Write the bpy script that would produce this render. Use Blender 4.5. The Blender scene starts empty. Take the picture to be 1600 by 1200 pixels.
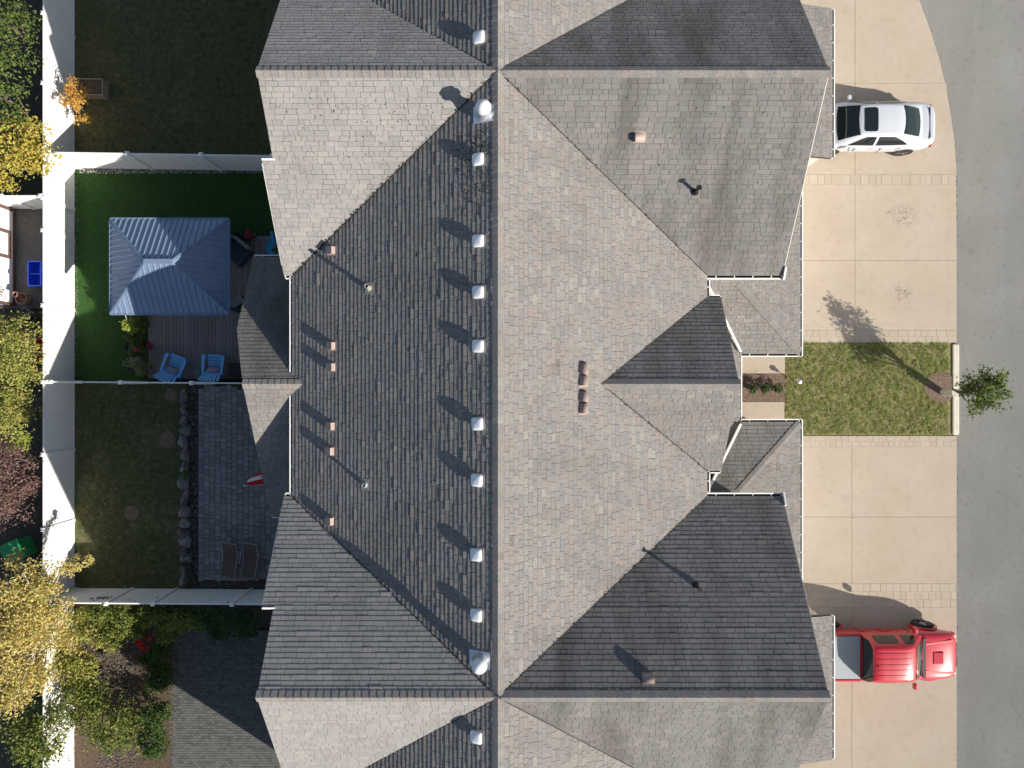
import bpy, bmesh, math, random
from mathutils import Vector, Matrix, Quaternion
random.seed(7)
R = math.radians
scene = bpy.context.scene
COL = scene.collection

# ------------------------------------------------------------------ camera, sky, sun, exposure
H, F = 28.0, 1100.0            # camera height (m) and focal length in photo pixels (1600 wide)
cam_d = bpy.data.cameras.new('camera'); cam = bpy.data.objects.new('camera', cam_d); COL.objects.link(cam)
cam.location = (0, 0, H); cam.rotation_euler = (0, 0, 0)
cam_d.sensor_width = 36.0; cam_d.lens = F/1600*36.0; cam_d.clip_end = 2000; cam_d.clip_start = .1
scene.camera = cam
SUN_AZ, SUN_EL = R(33.0), math.atan(0.54)
S_DIR = Vector((math.cos(SUN_EL)*math.cos(SUN_AZ), -math.cos(SUN_EL)*math.sin(SUN_AZ), math.sin(SUN_EL)))
world = bpy.data.worlds.new('World'); scene.world = world; world.use_nodes = True
wn = world.node_tree; bg = wn.nodes['Background']
sky = wn.nodes.new('ShaderNodeTexSky'); sky.sky_type = 'NISHITA'; sky.sun_disc = False
sky.sun_elevation = SUN_EL; sky.sun_rotation = math.atan2(S_DIR.x, S_DIR.y)
wn.links.new(sky.outputs[0], bg.inputs[0]); bg.inputs[1].default_value = 0.074
sd = bpy.data.lights.new('sun', 'SUN'); sun = bpy.data.objects.new('sun', sd); COL.objects.link(sun)
sd.energy = 5.0; sd.angle = R(0.5); sd.color = (1.0, 0.93, 0.83)
sun.rotation_euler = S_DIR.to_track_quat('Z', 'Y').to_euler(); sun.location = (30, -20, 40)
scene.view_settings.view_transform = 'Standard'; scene.view_settings.look = 'None'
scene.view_settings.exposure = 0.75; scene.view_settings.gamma = 1.0
scene.view_settings.use_curve_mapping = False

# ------------------------------------------------------------------ helpers
def at(px, py, z=0.0):
    """world point at height z that the photograph shows at pixel (px, py)"""
    d = H - z
    return Vector(((px-800)*d/F, (600-py)*d/F, z))
def ray_plane(px, py, p0, n):
    d = Vector(((px-800)/F, (600-py)/F, -1.0)); o = Vector((0, 0, H))
    t = (Vector(p0)-o).dot(n)/d.dot(n)
    return o + d*t
ORIGIN = {}
def link(o, parent=None):
    COL.objects.link(o)
    if parent is not None: o.parent = parent
def tag(o, label, cat, group=None, kind=None):
    o['label'] = label
    if cat: o['category'] = cat
    if group: o['group'] = group
    if kind: o['kind'] = kind
    return o
def thing(name, label, cat, loc=(0, 0, 0), rz=0.0, group=None):
    o = bpy.data.objects.new(name, None); COL.objects.link(o)
    o.empty_display_size = .2
    o.location = loc; o.rotation_euler = (0, 0, rz)
    ORIGIN[o.name] = Vector(loc)
    return tag(o, label, cat, group)
def copy_tree(o, parent=None):
    c = o.copy(); COL.objects.link(c)
    if parent is not None: c.parent = parent
    for ch in list(o.children): copy_tree(ch, c)
    return c

class MB:
    def __init__(s): s.v = []; s.f = []
    def add(s, vs, fs):
        b = len(s.v); s.v.extend([tuple(x) for x in vs]); s.f.extend([tuple(i+b for i in q) for q in fs]); return s
    def box(s, c, size, rz=0.0, M=None):
        x, y, z = size[0]/2, size[1]/2, size[2]/2
        vs = [Vector((a*x, b*y, d*z)) for d in (-1, 1) for a, b in ((-1, -1), (1, -1), (1, 1), (-1, 1))]
        if M is None: M = Matrix.Rotation(rz, 3, 'Z')
        vs = [M @ p + Vector(c) for p in vs]
        return s.add(vs, [(3, 2, 1, 0), (4, 5, 6, 7), (0, 1, 5, 4), (1, 2, 6, 5), (2, 3, 7, 6), (3, 0, 4, 7)])
    def bx(s, x0, x1, y0, y1, z0, z1):
        return s.box(((x0+x1)/2, (y0+y1)/2, (z0+z1)/2), (abs(x1-x0), abs(y1-y0), abs(z1-z0)))
    def bar(s, p0, p1, w, h):
        p0, p1 = Vector(p0), Vector(p1); d = (p1-p0); L = d.length; d = d/L
        up = Vector((0, 0, 1)) if abs(d.z) < .95 else Vector((0, 1, 0))
        side = d.cross(up).normalized(); u2 = side.cross(d)
        M = Matrix((d, side, u2)).transposed()
        return s.box((p0+p1)/2, (L, w, h), M=M)
    def tube(s, p0, p1, r0, r1=None, n=10, cap=True):
        if r1 is None: r1 = r0
        p0, p1 = Vector(p0), Vector(p1); d = (p1-p0).normalized()
        up = Vector((0, 0, 1)) if abs(d.z) < .95 else Vector((1, 0, 0))
        a = d.cross(up).normalized(); b = d.cross(a)
        vs = []
        for p, r in ((p0, r0), (p1, r1)):
            for k in range(n):
                t = 2*math.pi*k/n; vs.append(p + a*r*math.cos(t) + b*r*math.sin(t))
        fs = [(k, (k+1) % n, n+(k+1) % n, n+k) for k in range(n)]
        if cap: fs += [tuple(reversed(range(n))), tuple(range(n, 2*n))]
        return s.add(vs, fs)
    def path(s, pts, radii, n=8):
        for i in range(len(pts)-1): s.tube(pts[i], pts[i+1], radii[i], radii[i+1], n)
        return s
    def lathe(s, prof, c=(0, 0, 0), n=20):
        c = Vector(c); vs = []; fs = []
        for r, z in prof:
            for k in range(n):
                t = 2*math.pi*k/n; vs.append(c + Vector((r*math.cos(t), r*math.sin(t), z)))
        for i in range(len(prof)-1):
            for k in range(n):
                fs.append((i*n+k, i*n+(k+1) % n, (i+1)*n+(k+1) % n, (i+1)*n+k))
        fs.append(tuple(reversed(range(n)))); fs.append(tuple(range((len(prof)-1)*n, len(prof)*n)))
        return s.add(vs, fs)
    def prism(s, pts, z0, z1):
        """vertical prism over a plan polygon"""
        n = len(pts); a = sum(pts[i][0]*pts[(i+1) % n][1]-pts[(i+1) % n][0]*pts[i][1] for i in range(n))
        if a < 0: pts = list(reversed(pts))
        vs = [(p[0], p[1], z0) for p in pts] + [(p[0], p[1], z1) for p in pts]
        fs = [tuple(reversed(range(n))), tuple(range(n, 2*n))] + [(k, (k+1) % n, n+(k+1) % n, n+k) for k in range(n)]
        return s.add(vs, fs)
    def solid(s, top, off):
        """polygon 'top' (ccw seen from outside) extruded by vector off"""
        n = len(top); top = [Vector(p) for p in top]; o = Vector(off)
        vs = top + [p+o for p in top]
        fs = [tuple(range(n)), tuple(reversed(range(n, 2*n)))] + [((k+1) % n, k, n+k, n+(k+1) % n) for k in range(n)]
        return s.add(vs, fs)
    def mesh(s, name, mat, o=(0, 0, 0), smooth=False):
        me = bpy.data.meshes.new(name); o = Vector(o)
        me.from_pydata([tuple(Vector(p)-o) for p in s.v] if o.length else s.v, [], s.f)
        me.materials.append(mat)
        if smooth: me.polygons.foreach_set('use_smooth', [True]*len(me.polygons))
        me.update(); return me
    def build(s, name, mat, parent=None, local=False, smooth=False, bevel=0.0, sub=0):
        o = Vector((0, 0, 0))
        if parent is not None and not local: o = ORIGIN.get(parent.name, Vector((0, 0, 0)))
        ob = bpy.data.objects.new(name, s.mesh(name, mat, o, smooth))
        link(ob, parent)
        if parent is not None: ORIGIN[ob.name] = ORIGIN.get(parent.name, Vector((0, 0, 0)))
        if bevel:
            m = ob.modifiers.new('bevel', 'BEVEL'); m.width = bevel; m.segments = 2; m.limit_method = 'ANGLE'
        if sub:
            m = ob.modifiers.new('sub', 'SUBSURF'); m.levels = sub; m.render_levels = sub
        return ob
def struct(name, mb, mat, label=None, kind='structure', **k):
    o = mb.build(name, mat, **k); o['kind'] = kind
    if label: o['label'] = label
    return o

# ------------------------------------------------------------------ materials
MATS = {}
def mat(name, cols, rough=.8, nscale=3.0, namt=0.0, island=0.0, obj=0.0, bump=0.0, bscale=60.0, metal=0.0,
        spec=.3, drough=0.0, coat=0.0, translucent=0.0, detail=5.0, extra=None, stretch=None):
    m = bpy.data.materials.new(name); m.use_nodes = True; nt = m.node_tree; N = nt.nodes; L = nt.links
    b = N['Principled BSDF']; out = N['Material Output']
    b.inputs['Roughness'].default_value = rough; b.inputs['Metallic'].default_value = metal
    b.inputs['Specular IOR Level'].default_value = spec
    b.inputs['Diffuse Roughness'].default_value = drough
    if coat: b.inputs['Coat Weight'].default_value = coat; b.inputs['Coat Roughness'].default_value = .05
    geo = N.new('ShaderNodeNewGeometry')
    pos = geo.outputs['Position']
    if stretch:
        mp = N.new('ShaderNodeMapping'); mp.inputs['Scale'].default_value = stretch
        L.new(pos, mp.inputs['Vector']); pos2 = mp.outputs[0]
    else: pos2 = pos
    def math2(op, a, c):
        n = N.new('ShaderNodeMath'); n.operation = op
        for i, x in enumerate((a, c)):
            if isinstance(x, (int, float)): n.inputs[i].default_value = x
            else: L.new(x, n.inputs[i])
        return n.outputs[0]
    fac = None
    def acc(x):
        nonlocal fac
        fac = x if fac is None else math2('ADD', fac, x)
    tot = namt+island+obj
    if namt:
        n = N.new('ShaderNodeTexNoise'); n.inputs['Scale'].default_value = nscale; n.inputs['Detail'].default_value = detail
        L.new(pos2, n.inputs['Vector'])
        k = N.new('ShaderNodeMapRange'); k.inputs[1].default_value = .3; k.inputs[2].default_value = .7
        L.new(n.outputs[0], k.inputs[0]); acc(math2('MULTIPLY', k.outputs[0], namt/tot))
    if island: acc(math2('MULTIPLY', geo.outputs['Random Per Island'], island/tot))
    if obj:
        oi = N.new('ShaderNodeObjectInfo'); acc(math2('MULTIPLY', oi.outputs['Random'], obj/tot))
    if fac is not None and len(cols) > 1:
        r = N.new('ShaderNodeValToRGB'); e = r.color_ramp.elements
        while len(e) < len(cols): e.new(.5)
        for i, c in enumerate(cols):
            e[i].position = i/(len(cols)-1); e[i].color = (*c, 1)
        L.new(fac, r.inputs[0]); color = r.outputs[0]
    else:
        rgb = N.new('ShaderNodeRGB'); rgb.outputs[0].default_value = (*cols[0], 1); color = rgb.outputs[0]
    ctx = dict(N=N, L=L, pos=pos, math2=math2, geo=geo)
    if extra: color = extra(ctx, color)
    L.new(color, b.inputs['Base Color'])
    if bump:
        n = N.new('ShaderNodeTexNoise'); n.inputs['Scale'].default_value = bscale; n.inputs['Detail'].default_value = 6
        L.new(pos2, n.inputs['Vector'])
        bp = N.new('ShaderNodeBump'); bp.inputs['Strength'].default_value = bump; bp.inputs['Distance'].default_value = .02
        L.new(n.outputs[0], bp.inputs['Height']); L.new(bp.outputs[0], b.inputs['Normal'])
    if translucent:
        t = N.new('ShaderNodeBsdfTranslucent'); L.new(color, t.inputs[0])
        mx = N.new('ShaderNodeMixShader'); mx.inputs[0].default_value = translucent
        L.new(b.outputs[0], mx.inputs[1]); L.new(t.outputs[0], mx.inputs[2]); L.new(mx.outputs[0], out.inputs[0])
    MATS[name] = m; return m
def mixcol(ctx, fac, a, bcol, mode='MIX'):
    N, L = ctx['N'], ctx['L']
    n = N.new('ShaderNodeMix'); n.data_type = 'RGBA'; n.blend_type = mode
    if isinstance(fac, (int, float)): n.inputs[0].default_value = fac
    else: L.new(fac, n.inputs[0])
    for i, x in ((6, a), (7, bcol)):
        if isinstance(x, tuple): n.inputs[i].default_value = (*x, 1)
        else: L.new(x, n.inputs[i])
    return n.outputs[2]
def noise_mask(ctx, scale, lo, hi, stretch=None, detail=6):
    N, L = ctx['N'], ctx['L']
    n = N.new('ShaderNodeTexNoise'); n.inputs['Scale'].default_value = scale; n.inputs['Detail'].default_value = detail
    src = ctx['pos']
    if stretch:
        mp = N.new('ShaderNodeMapping'); mp.inputs['Scale'].default_value = stretch
        L.new(src, mp.inputs['Vector']); src = mp.outputs[0]
    L.new(src, n.inputs['Vector'])
    k = N.new('ShaderNodeMapRange'); k.inputs[1].default_value = lo; k.inputs[2].default_value = hi
    L.new(n.outputs[0], k.inputs[0]); return k.outputs[0]
def spot_mask(ctx, x, y, r0, r1):
    N, L = ctx['N'], ctx['L']
    d = N.new('ShaderNodeVectorMath'); d.operation = 'DISTANCE'
    s = N.new('ShaderNodeSeparateXYZ'); L.new(ctx['pos'], s.inputs[0])
    c = N.new('ShaderNodeCombineXYZ'); L.new(s.outputs[0], c.inputs[0]); L.new(s.outputs[1], c.inputs[1])
    L.new(c.outputs[0], d.inputs[0]); d.inputs[1].default_value = (x, y, 0)
    k = N.new('ShaderNodeMapRange'); k.inputs[1].default_value = r0; k.inputs[2].default_value = r1
    k.inputs[3].default_value = 1; k.inputs[4].default_value = 0
    L.new(d.outputs['Value'], k.inputs[0]); return k.outputs[0]

def shingle_extra(amount, stretch, lo=.42, hi=.66, dark=(.09, .085, .08), grain=.5):
    def f(ctx, c):
        m = noise_mask(ctx, 1.0, lo, hi, stretch)
        m = ctx['math2']('MULTIPLY', m, amount)
        c = mixcol(ctx, m, c, dark)
        g = noise_mask(ctx, 17.0, .46, .74, None, 9)
        g = ctx['math2']('MULTIPLY', g, grain)
        return mixcol(ctx, g, c, (.10, .095, .09))
    return f
SH = [(0.166, 0.151, 0.142), (0.237, 0.213, 0.195), (0.256, 0.244, 0.226), (0.204, 0.2, 0.199), (0.265, 0.231, 0.212), (0.224, 0.22, 0.215), (0.289, 0.273, 0.247), (0.213, 0.196, 0.187)]
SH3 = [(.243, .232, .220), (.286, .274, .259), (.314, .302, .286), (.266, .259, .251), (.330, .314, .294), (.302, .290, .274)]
SH2 = [(.15, .142, .136), (.195, .185, .178), (.215, .205, .197), (.175, .17, .166), (.225, .21, .198), (.24, .228, .216)]
mat('shingle_mottled', SH, rough=.95, island=.75, obj=0, namt=.45, nscale=1.1, bump=.35, bscale=110, spec=.1, drough=.15,
    extra=shingle_extra(.30, (.25, .8, .8), lo=.46, hi=.78, grain=.50))
mat('shingle_mottled_single', SH, rough=.95, obj=.75, namt=.45, nscale=1.1, bump=.35, bscale=110, spec=.1, drough=.15,
    extra=shingle_extra(.30, (.25, .8, .8), lo=.46, hi=.78, grain=.50))
mat('shingle_streaked', SH2, rough=.95, island=.6, namt=.4, nscale=.8, bump=.35, bscale=110, spec=.1, drough=.15,
    extra=shingle_extra(.66, (1.1, .25, .25), lo=.44, hi=.72, dark=(.07, .063, .058), grain=.35))
mat('shingle_streaked_single', SH2, rough=.95, obj=.6, namt=.4, nscale=.8, bump=.35, bscale=110, spec=.1, drough=.15,
    extra=shingle_extra(.66, (1.1, .25, .25), lo=.44, hi=.72, dark=(.07, .063, .058), grain=.35))
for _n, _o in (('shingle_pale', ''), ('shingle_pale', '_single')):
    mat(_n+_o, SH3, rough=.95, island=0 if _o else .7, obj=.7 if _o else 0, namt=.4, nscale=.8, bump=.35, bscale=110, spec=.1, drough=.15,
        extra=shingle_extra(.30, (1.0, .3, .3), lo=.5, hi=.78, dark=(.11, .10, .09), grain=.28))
mat('roof_felt', [(.05, .048, .045)], rough=.95, spec=.1)
mat('vinyl', [(.78, .77, .74), (.83, .82, .80)], rough=.45, namt=1, nscale=2, bump=.02, bscale=30)
mat('gutter_white', [(.80, .79, .77)], rough=.4, spec=.4)
mat('dark_base', [(.03, .027, .022), (.07, .06, .045)], rough=.95, namt=1, nscale=18)
mat('siding', [(.55, .52, .46)], rough=.7)
mat('vent_aluminium', [(.72, .74, .77), (.80, .82, .84)], rough=.38, metal=.15, namt=1, nscale=8, spec=.5)
mat('galvanised', [(.55, .58, .62), (.70, .72, .75)], rough=.35, metal=.7, namt=1, nscale=10)
mat('vent_brown', [(.30, .225, .20), (.38, .285, .25)], rough=.55, namt=1, nscale=9)
mat('dark_hole', [(.012, .01, .01)], rough=.9)
mat('pipe_grey', [(.30, .29, .27)], rough=.7)
mat('black_plastic', [(.018, .018, .02)], rough=.45)

def road_extra(ctx, c):
    w = noise_mask(ctx, .5, .42, .70, (1.6, .22, 1), 8); c = mixcol(ctx, ctx['math2']('MULTIPLY', w, .35), c, (.24, .235, .215))
    w = noise_mask(ctx, 5.0, .58, .70, None, 10); c = mixcol(ctx, ctx['math2']('MULTIPLY', w, .35), c, (.17, .165, .15))
    g = noise_mask(ctx, 55.0, .4, .62, None, 3); c = mixcol(ctx, ctx['math2']('MULTIPLY', g, .45), c, (.20, .20, .185))
    g = noise_mask(ctx, 140.0, .56, .68, None, 2); return mixcol(ctx, ctx['math2']('MULTIPLY', g, .55), c, (.50, .50, .47))
mat('asphalt', [(.315, .315, .285), (.345, .34, .31), (.38, .375, .345)], rough=.9, namt=1, nscale=.45, bump=.4, bscale=120, spec=.15, drough=.8, extra=road_extra)
def drive_extra(ctx, c):
    m2 = ctx['math2']
    for px, py, r in ((1412, 338, .62), (1410, 458, .55), (1392, 330, .3)):
        p = at(px, py); s = spot_mask(ctx, p.x, p.y, 0.05, r)
        sp = noise_mask(ctx, 9.0, .52, .62, None, 8)
        c = mixcol(ctx, m2('MULTIPLY', m2('MULTIPLY', s, sp), .8), c, (.12, .11, .10))
        sm = noise_mask(ctx, 3.5, .40, .66, None, 9); c = mixcol(ctx, m2('MULTIPLY', m2('MULTIPLY', s, sm), .5), c, (.26, .235, .21))
    w = noise_mask(ctx, .8, .45, .75, (1, .6, 1), 9); c = mixcol(ctx, m2('MULTIPLY', w, .30), c, (.47, .43, .38))
    g = noise_mask(ctx, 26.0, .50, .72, None, 9); c = mixcol(ctx, m2('MULTIPLY', g, .38), c, (.33, .275, .215))
    t = noise_mask(ctx, 3.2, .50, .72, None, 10); return mixcol(ctx, m2('MULTIPLY', t, .28), c, (.36, .30, .24))
mat('drive_concrete', [(.50, .415, .32), (.525, .445, .35), (.55, .475, .385)], rough=.85, namt=.9, obj=.35, nscale=.7, bump=.15, bscale=70, spec=.15, drough=.5, extra=drive_extra)
mat('stamped_stone', [(.475, .40, .31), (.51, .44, .35), (.54, .47, .385)], rough=.85, obj=.8, namt=.4, nscale=6, bump=.4, bscale=40, spec=.15, drough=.5)
mat('joint_dirt', [(.16, .125, .09), (.26, .20, .145)], rough=.95, namt=1, nscale=9)
mat('stamp_joint', [(.40, .33, .255), (.47, .395, .31)], rough=.95, namt=1, nscale=12)
mat('kerb_concrete', [(.50, .46, .38), (.60, .55, .46)], rough=.85, namt=1, nscale=5, bump=.3, bscale=60)
mat('soil', [(.045, .033, .024), (.085, .06, .042), (.12, .085, .06)], rough=.95, namt=1, nscale=14, bump=.8, bscale=35)
mat('ground', [(.05, .045, .035), (.08, .07, .05)], rough=.95, namt=1, nscale=3, bump=.4, bscale=30)
mat('mulch', [(.07, .045, .033), (.16, .11, .082), (.26, .19, .15)], rough=.95, namt=1, nscale=22, bump=.9, bscale=45)
mat('dirt_front', [(.16, .12, .075), (.22, .19, .09), (.28, .22, .14)], rough=.95, namt=1, nscale=7, bump=.5, bscale=40)
mat('dirt_back', [(.05, .06, .025), (.075, .085, .035), (.10, .10, .045), (.17, .13, .085)], rough=.95, namt=1, nscale=5, bump=.5, bscale=40)
mat('dirt_green', [(.05, .05, .025), (.085, .085, .035), (.13, .105, .06)], rough=.95, namt=1, nscale=5, bump=.5, bscale=40)
mat('turf_base', [(.020, .055, .012), (.032, .085, .018)], rough=.9, namt=1, nscale=6)
mat('turf', [(.04, .14, .02), (.07, .20, .03), (.10, .25, .04)], rough=.6, island=.6, namt=.5, nscale=1.2, spec=.25, translucent=.25)
mat('grass_front', [(.60, .52, .32), (.25, .35, .08), (.58, .53, .27), (.17, .29, .055), (.50, .52, .19), (.62, .56, .34), (.22, .34, .075)], rough=.75, island=.55, namt=1.0, nscale=1.4, detail=7, spec=.15, translucent=.3)
mat('grass_dull', [(.065, .10, .025), (.11, .145, .04), (.17, .165, .065), (.08, .125, .03)], rough=.8, island=.4, namt=.8, nscale=.8, spec=.1, translucent=.25)
mat('gravel', [(.20, .19, .175), (.36, .345, .32), (.50, .48, .45)], rough=.85, island=1, spec=.2)
mat('gravel_dark', [(.06, .058, .055), (.11, .105, .10), (.17, .165, .155)], rough=.9, island=1, spec=.2)
mat('paver', [(.15, .155, .16), (.215, .215, .215), (.27, .265, .26)], rough=.85, obj=.9, namt=.3, nscale=4, bump=.3, bscale=60, spec=.15)
mat('paver_mass', [(.15, .155, .16), (.215, .215, .215), (.27, .265, .26)], rough=.85, island=.9, namt=.3, nscale=4, bump=.3, bscale=60, spec=.15)
mat('paver_shaded', [(.07, .073, .072), (.105, .107, .105), (.13, .13, .125)], rough=.9, island=.9, namt=.3, nscale=4, bump=.3, bscale=60, spec=.1)  # paver colours lowered to paint in the terrace's shade
mat('deck_board', [(.18, .162, .163), (.22, .20, .20), (.26, .237, .236)], rough=.7, obj=.8, namt=.4, nscale=3, stretch=(12, .7, 1), bump=.2, bscale=8, spec=.2)
mat('path_grit', [(.075, .07, .066), (.12, .115, .11)], rough=.95, namt=1, nscale=9, bump=.6, bscale=50)
mat('rock', [(.07, .072, .075), (.15, .15, .15), (.26, .255, .245)], rough=.9, obj=.5, namt=.6, nscale=6, bump=.8, bscale=14)
mat('gazebo_metal', [(.165, .225, .335), (.20, .26, .375)], rough=.4, metal=.2, namt=1, nscale=1.5, spec=.5)
mat('gazebo_dark', [(.055, .075, .115)], rough=.4, metal=.4)
mat('chair_blue', [(.17, .45, .80), (.20, .48, .82)], rough=.5, obj=1, spec=.4)
def cushion(ctx):
    N, L = ctx['N'], ctx['L']
    w = N.new('ShaderNodeTexWave'); w.inputs['Scale'].default_value = 5; w.inputs['Distortion'].default_value = 0
    w.bands_direction = 'DIAGONAL'; tc = N.new('ShaderNodeTexCoord'); L.new(tc.outputs['Object'], w.inputs[0])
    w2 = N.new('ShaderNodeTexChecker'); w2.inputs['Scale'].default_value = 26; L.new(tc.outputs['Object'], w2.inputs[0])
    w2.inputs[1].default_value = (.55, .50, .56, 1); w2.inputs[2].default_value = (.09, .03, .14, 1)
    return w2.outputs[0]
mat('cushion_pattern', [(.5, .45, .5)], rough=.9, extra=lambda ctx, c: cushion(ctx))
mat('glass_table', [(.10, .13, .14)], rough=.06, spec=.6)
mat('car_white', [(.50, .525, .56)], rough=.3, spec=.5, coat=.5)
mat('car_red', [(.46, .016, .032)], rough=.30, spec=.5, coat=.55)
mat('car_glass', [(.012, .016, .018)], rough=.05, spec=.6)
mat('car_glass_green', [(.014, .022, .019)], rough=.06, spec=.6)
mat('groove_red', [(.10, .006, .01)], rough=.5)
mat('tyre', [(.022, .022, .023)], rough=.85)
mat('rim', [(.55, .56, .58)], rough=.3, metal=.8)
mat('lamp_red', [(.35, .01, .01)], rough=.15, spec=.6)
mat('lamp_clear', [(.7, .72, .75)], rough=.1, spec=.6)
mat('bed_cover', [(.29, .32, .335)], rough=.6)
mat('flag_red', [(.55, .02, .03)], rough=.8, translucent=.2)
mat('flag_white', [(.80, .78, .76)], rough=.8, translucent=.2)
mat('chaise_brown', [(.125, .092, .075)], rough=.85, namt=0)
mat('chaise_frame', [(.30, .30, .31)], rough=.4, metal=.5)
mat('bin_blue', [(.02, .10, .72)], rough=.35, spec=.5)
mat('bin_green', [(.03, .28, .09)], rough=.4, spec=.5)
mat('red_plastic', [(.40, .02, .02)], rough=.5)
mat('terracotta', [(.20, .11, .075), (.27, .155, .11)], rough=.85, namt=1, nscale=8)
mat('pot_dark', [(.035, .028, .026)], rough=.6)
mat('pot_blue', [(.03, .30, .48)], rough=.3, spec=.5)
mat('brown_trim', [(.12, .07, .055)], rough=.7)
mat('timber', [(.20, .155, .11), (.28, .22, .165)], rough=.85, namt=1, nscale=5, stretch=(1, 9, 1))
mat('bark', [(.10, .08, .062), (.18, .15, .12)], rough=.95, namt=1, nscale=12, bump=.6, bscale=30)
mat('bark_pale', [(.40, .36, .31), (.56, .52, .46)], rough=.9, namt=1, nscale=7, bump=.4, bscale=30)
def leafmat(name, cols, tr=.35): return mat(name, cols, rough=.6, island=.6, namt=.55, nscale=2.6, detail=3, spec=.25, translucent=tr)
leafmat('leaf_yellow', [(.14, .19, .03), (.30, .32, .05), (.48, .43, .09), (.42, .28, .06), (.54, .50, .14), (.24, .28, .05)])
leafmat('leaf_yellowgreen', [(.10, .15, .03), (.20, .25, .05), (.36, .36, .08), (.42, .38, .12), (.34, .20, .09)])
leafmat('leaf_pinkgreen', [(.09, .12, .04), (.22, .22, .08), (.30, .20, .12), (.36, .27, .16), (.20, .10, .09)])
leafmat('leaf_purple', [(.09, .05, .06), (.17, .085, .10), (.24, .17, .12), (.28, .15, .16), (.17, .14, .08), (.13, .055, .075)])
leafmat('leaf_autumn', [(.20, .24, .04), (.38, .40, .07), (.57, .50, .17), (.52, .33, .10), (.62, .56, .26), (.34, .40, .07), (.19, .22, .04)])
leafmat('leaf_orange', [(.45, .20, .04), (.58, .30, .06), (.62, .42, .10), (.40, .13, .04)])
leafmat('leaf_green', [(.035, .07, .018), (.06, .11, .025), (.09, .15, .035)])
leafmat('leaf_midgreen', [(.06, .10, .022), (.12, .17, .04), (.20, .25, .07)])
leafmat('leaf_hedge', [(.05, .09, .018), (.11, .15, .03), (.20, .23, .05), (.30, .30, .08)])
leafmat('leaf_cedar', [(.025, .055, .018), (.045, .09, .03), (.075, .13, .045)], .2)
leafmat('leaf_lime', [(.30, .36, .06), (.42, .46, .10)])
leafmat('leaf_silver', [(.14, .17, .07), (.24, .27, .13), (.34, .35, .20)])
leafmat('petal_pink', [(.35, .03, .08), (.48, .06, .13)])
leafmat('petal_red', [(.60, .02, .02), (.75, .05, .04)])
leafmat('leaf_litter', [(.10, .05, .025), (.22, .13, .05), (.38, .26, .09), (.05, .03, .02)], .1)
leafmat('roof_moss', [(.012, .011, .010), (.03, .024, .018), (.06, .045, .03)], 0.0)

# ------------------------------------------------------------------ the setting: ground, road, drives, lawns
struct('ground', MB().bx(-300, 300, -300, 300, -1.0, -0.15), MATS['ground'], 'bare dark soil under the gardens')
X_KERB = 17.69
struct('road', MB().bx(9.0, 27.0, -200, 200, -.146, -0.085), MATS['asphalt'], 'pale grey asphalt road')
struct('verge', MB().bx(27.0, 60, -200, 200, -.145, 0.0), MATS['dirt_green'], 'grass verge across the road')

def driveway(name, label, quads):
    """base slab of joint dirt with raised concrete panels; quads = list of plan polygons"""
    allp = [p for q in quads for p in q]
    b = MB()
    for q in quads:
        cx = sum(p[0] for p in q)/len(q); cy = sum(p[1] for p in q)/len(q)
        b.prism([(cx+(p[0]-cx)*1.003, cy+(p[1]-cy)*1.003) for p in q], -.13, -.012)
    root = struct(name, b, MATS['stamp_joint'], label)
    for q in quads:
        cx = sum(p[0] for p in q)/len(q); cy = sum(p[1] for p in q)/len(q)
        sx = max(p[0] for p in q)-min(p[0] for p in q); sy = max(p[1] for p in q)-min(p[1] for p in q)
        pp = [(cx+(p[0]-cx)*(1-.012/sx), cy+(p[1]-cy)*(1-.012/sy)) for p in q]
        MB().prism(pp, -.125, 0.0).build('panel', MATS['drive_concrete'], root)
    return root
STONES = {}
def stamped_band(root, x0, x1, y0, y1, rows):
    """rows of stamped stones, each its own piece"""
    MB().bx(x0, x1, y0, y1, -.12, -.006).build('band_bed', MATS['stamp_joint'], root)
    h = (y1-y0)/rows
    for r in range(rows):
        x = x0
        while x < x1-.05:
            w = random.choice((.22, .28, .34, .40)); w = min(w, x1-x)
            key = round(w, 2), round(h, 3)
            if key not in STONES:
                STONES[key] = MB().bx(-w/2+.006, w/2-.006, -h/2+.006, h/2-.006, -.03, 0).mesh('stone', MATS['stamped_stone'])
            o = bpy.data.objects.new('stone', STONES[key]); link(o, root)
            o.location = (x+w/2, y0+h*(r+.5), .0+random.uniform(-.002, .002)); o.rotation_euler = (random.uniform(-.008, .008), random.uniform(-.008, .008), 0)
            x += w
gy = lambda py, z=0: (600-py)*(H-z)/F
gx = lambda px, z=0: (px-800)*(H-z)/F
XD0 = 8.0
xj = gx(1336)
# north unit drive
yT, yB = gy(273), gy(535)
n1, n2 = gy(288), gy(516)
d1 = driveway('driveway', 'beige concrete driveway of the upper house with dark oil spots',
   [[(XD0, n2), (xj, n2), (xj, gy(407)), (XD0, gy(407))], [(xj, n2), (X_KERB, n2), (X_KERB, gy(407)), (xj, gy(407))],
    [(XD0, gy(407)), (xj, gy(407)), (xj, n1), (XD0, n1)], [(xj, gy(407)), (X_KERB, gy(407)), (X_KERB-.02, n1), (xj, n1)]])
stamped_band(d1, XD0, X_KERB, yB, n2, 2)
stamped_band(d1, XD0, X_KERB-.03, n1, yT, 1)
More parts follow.
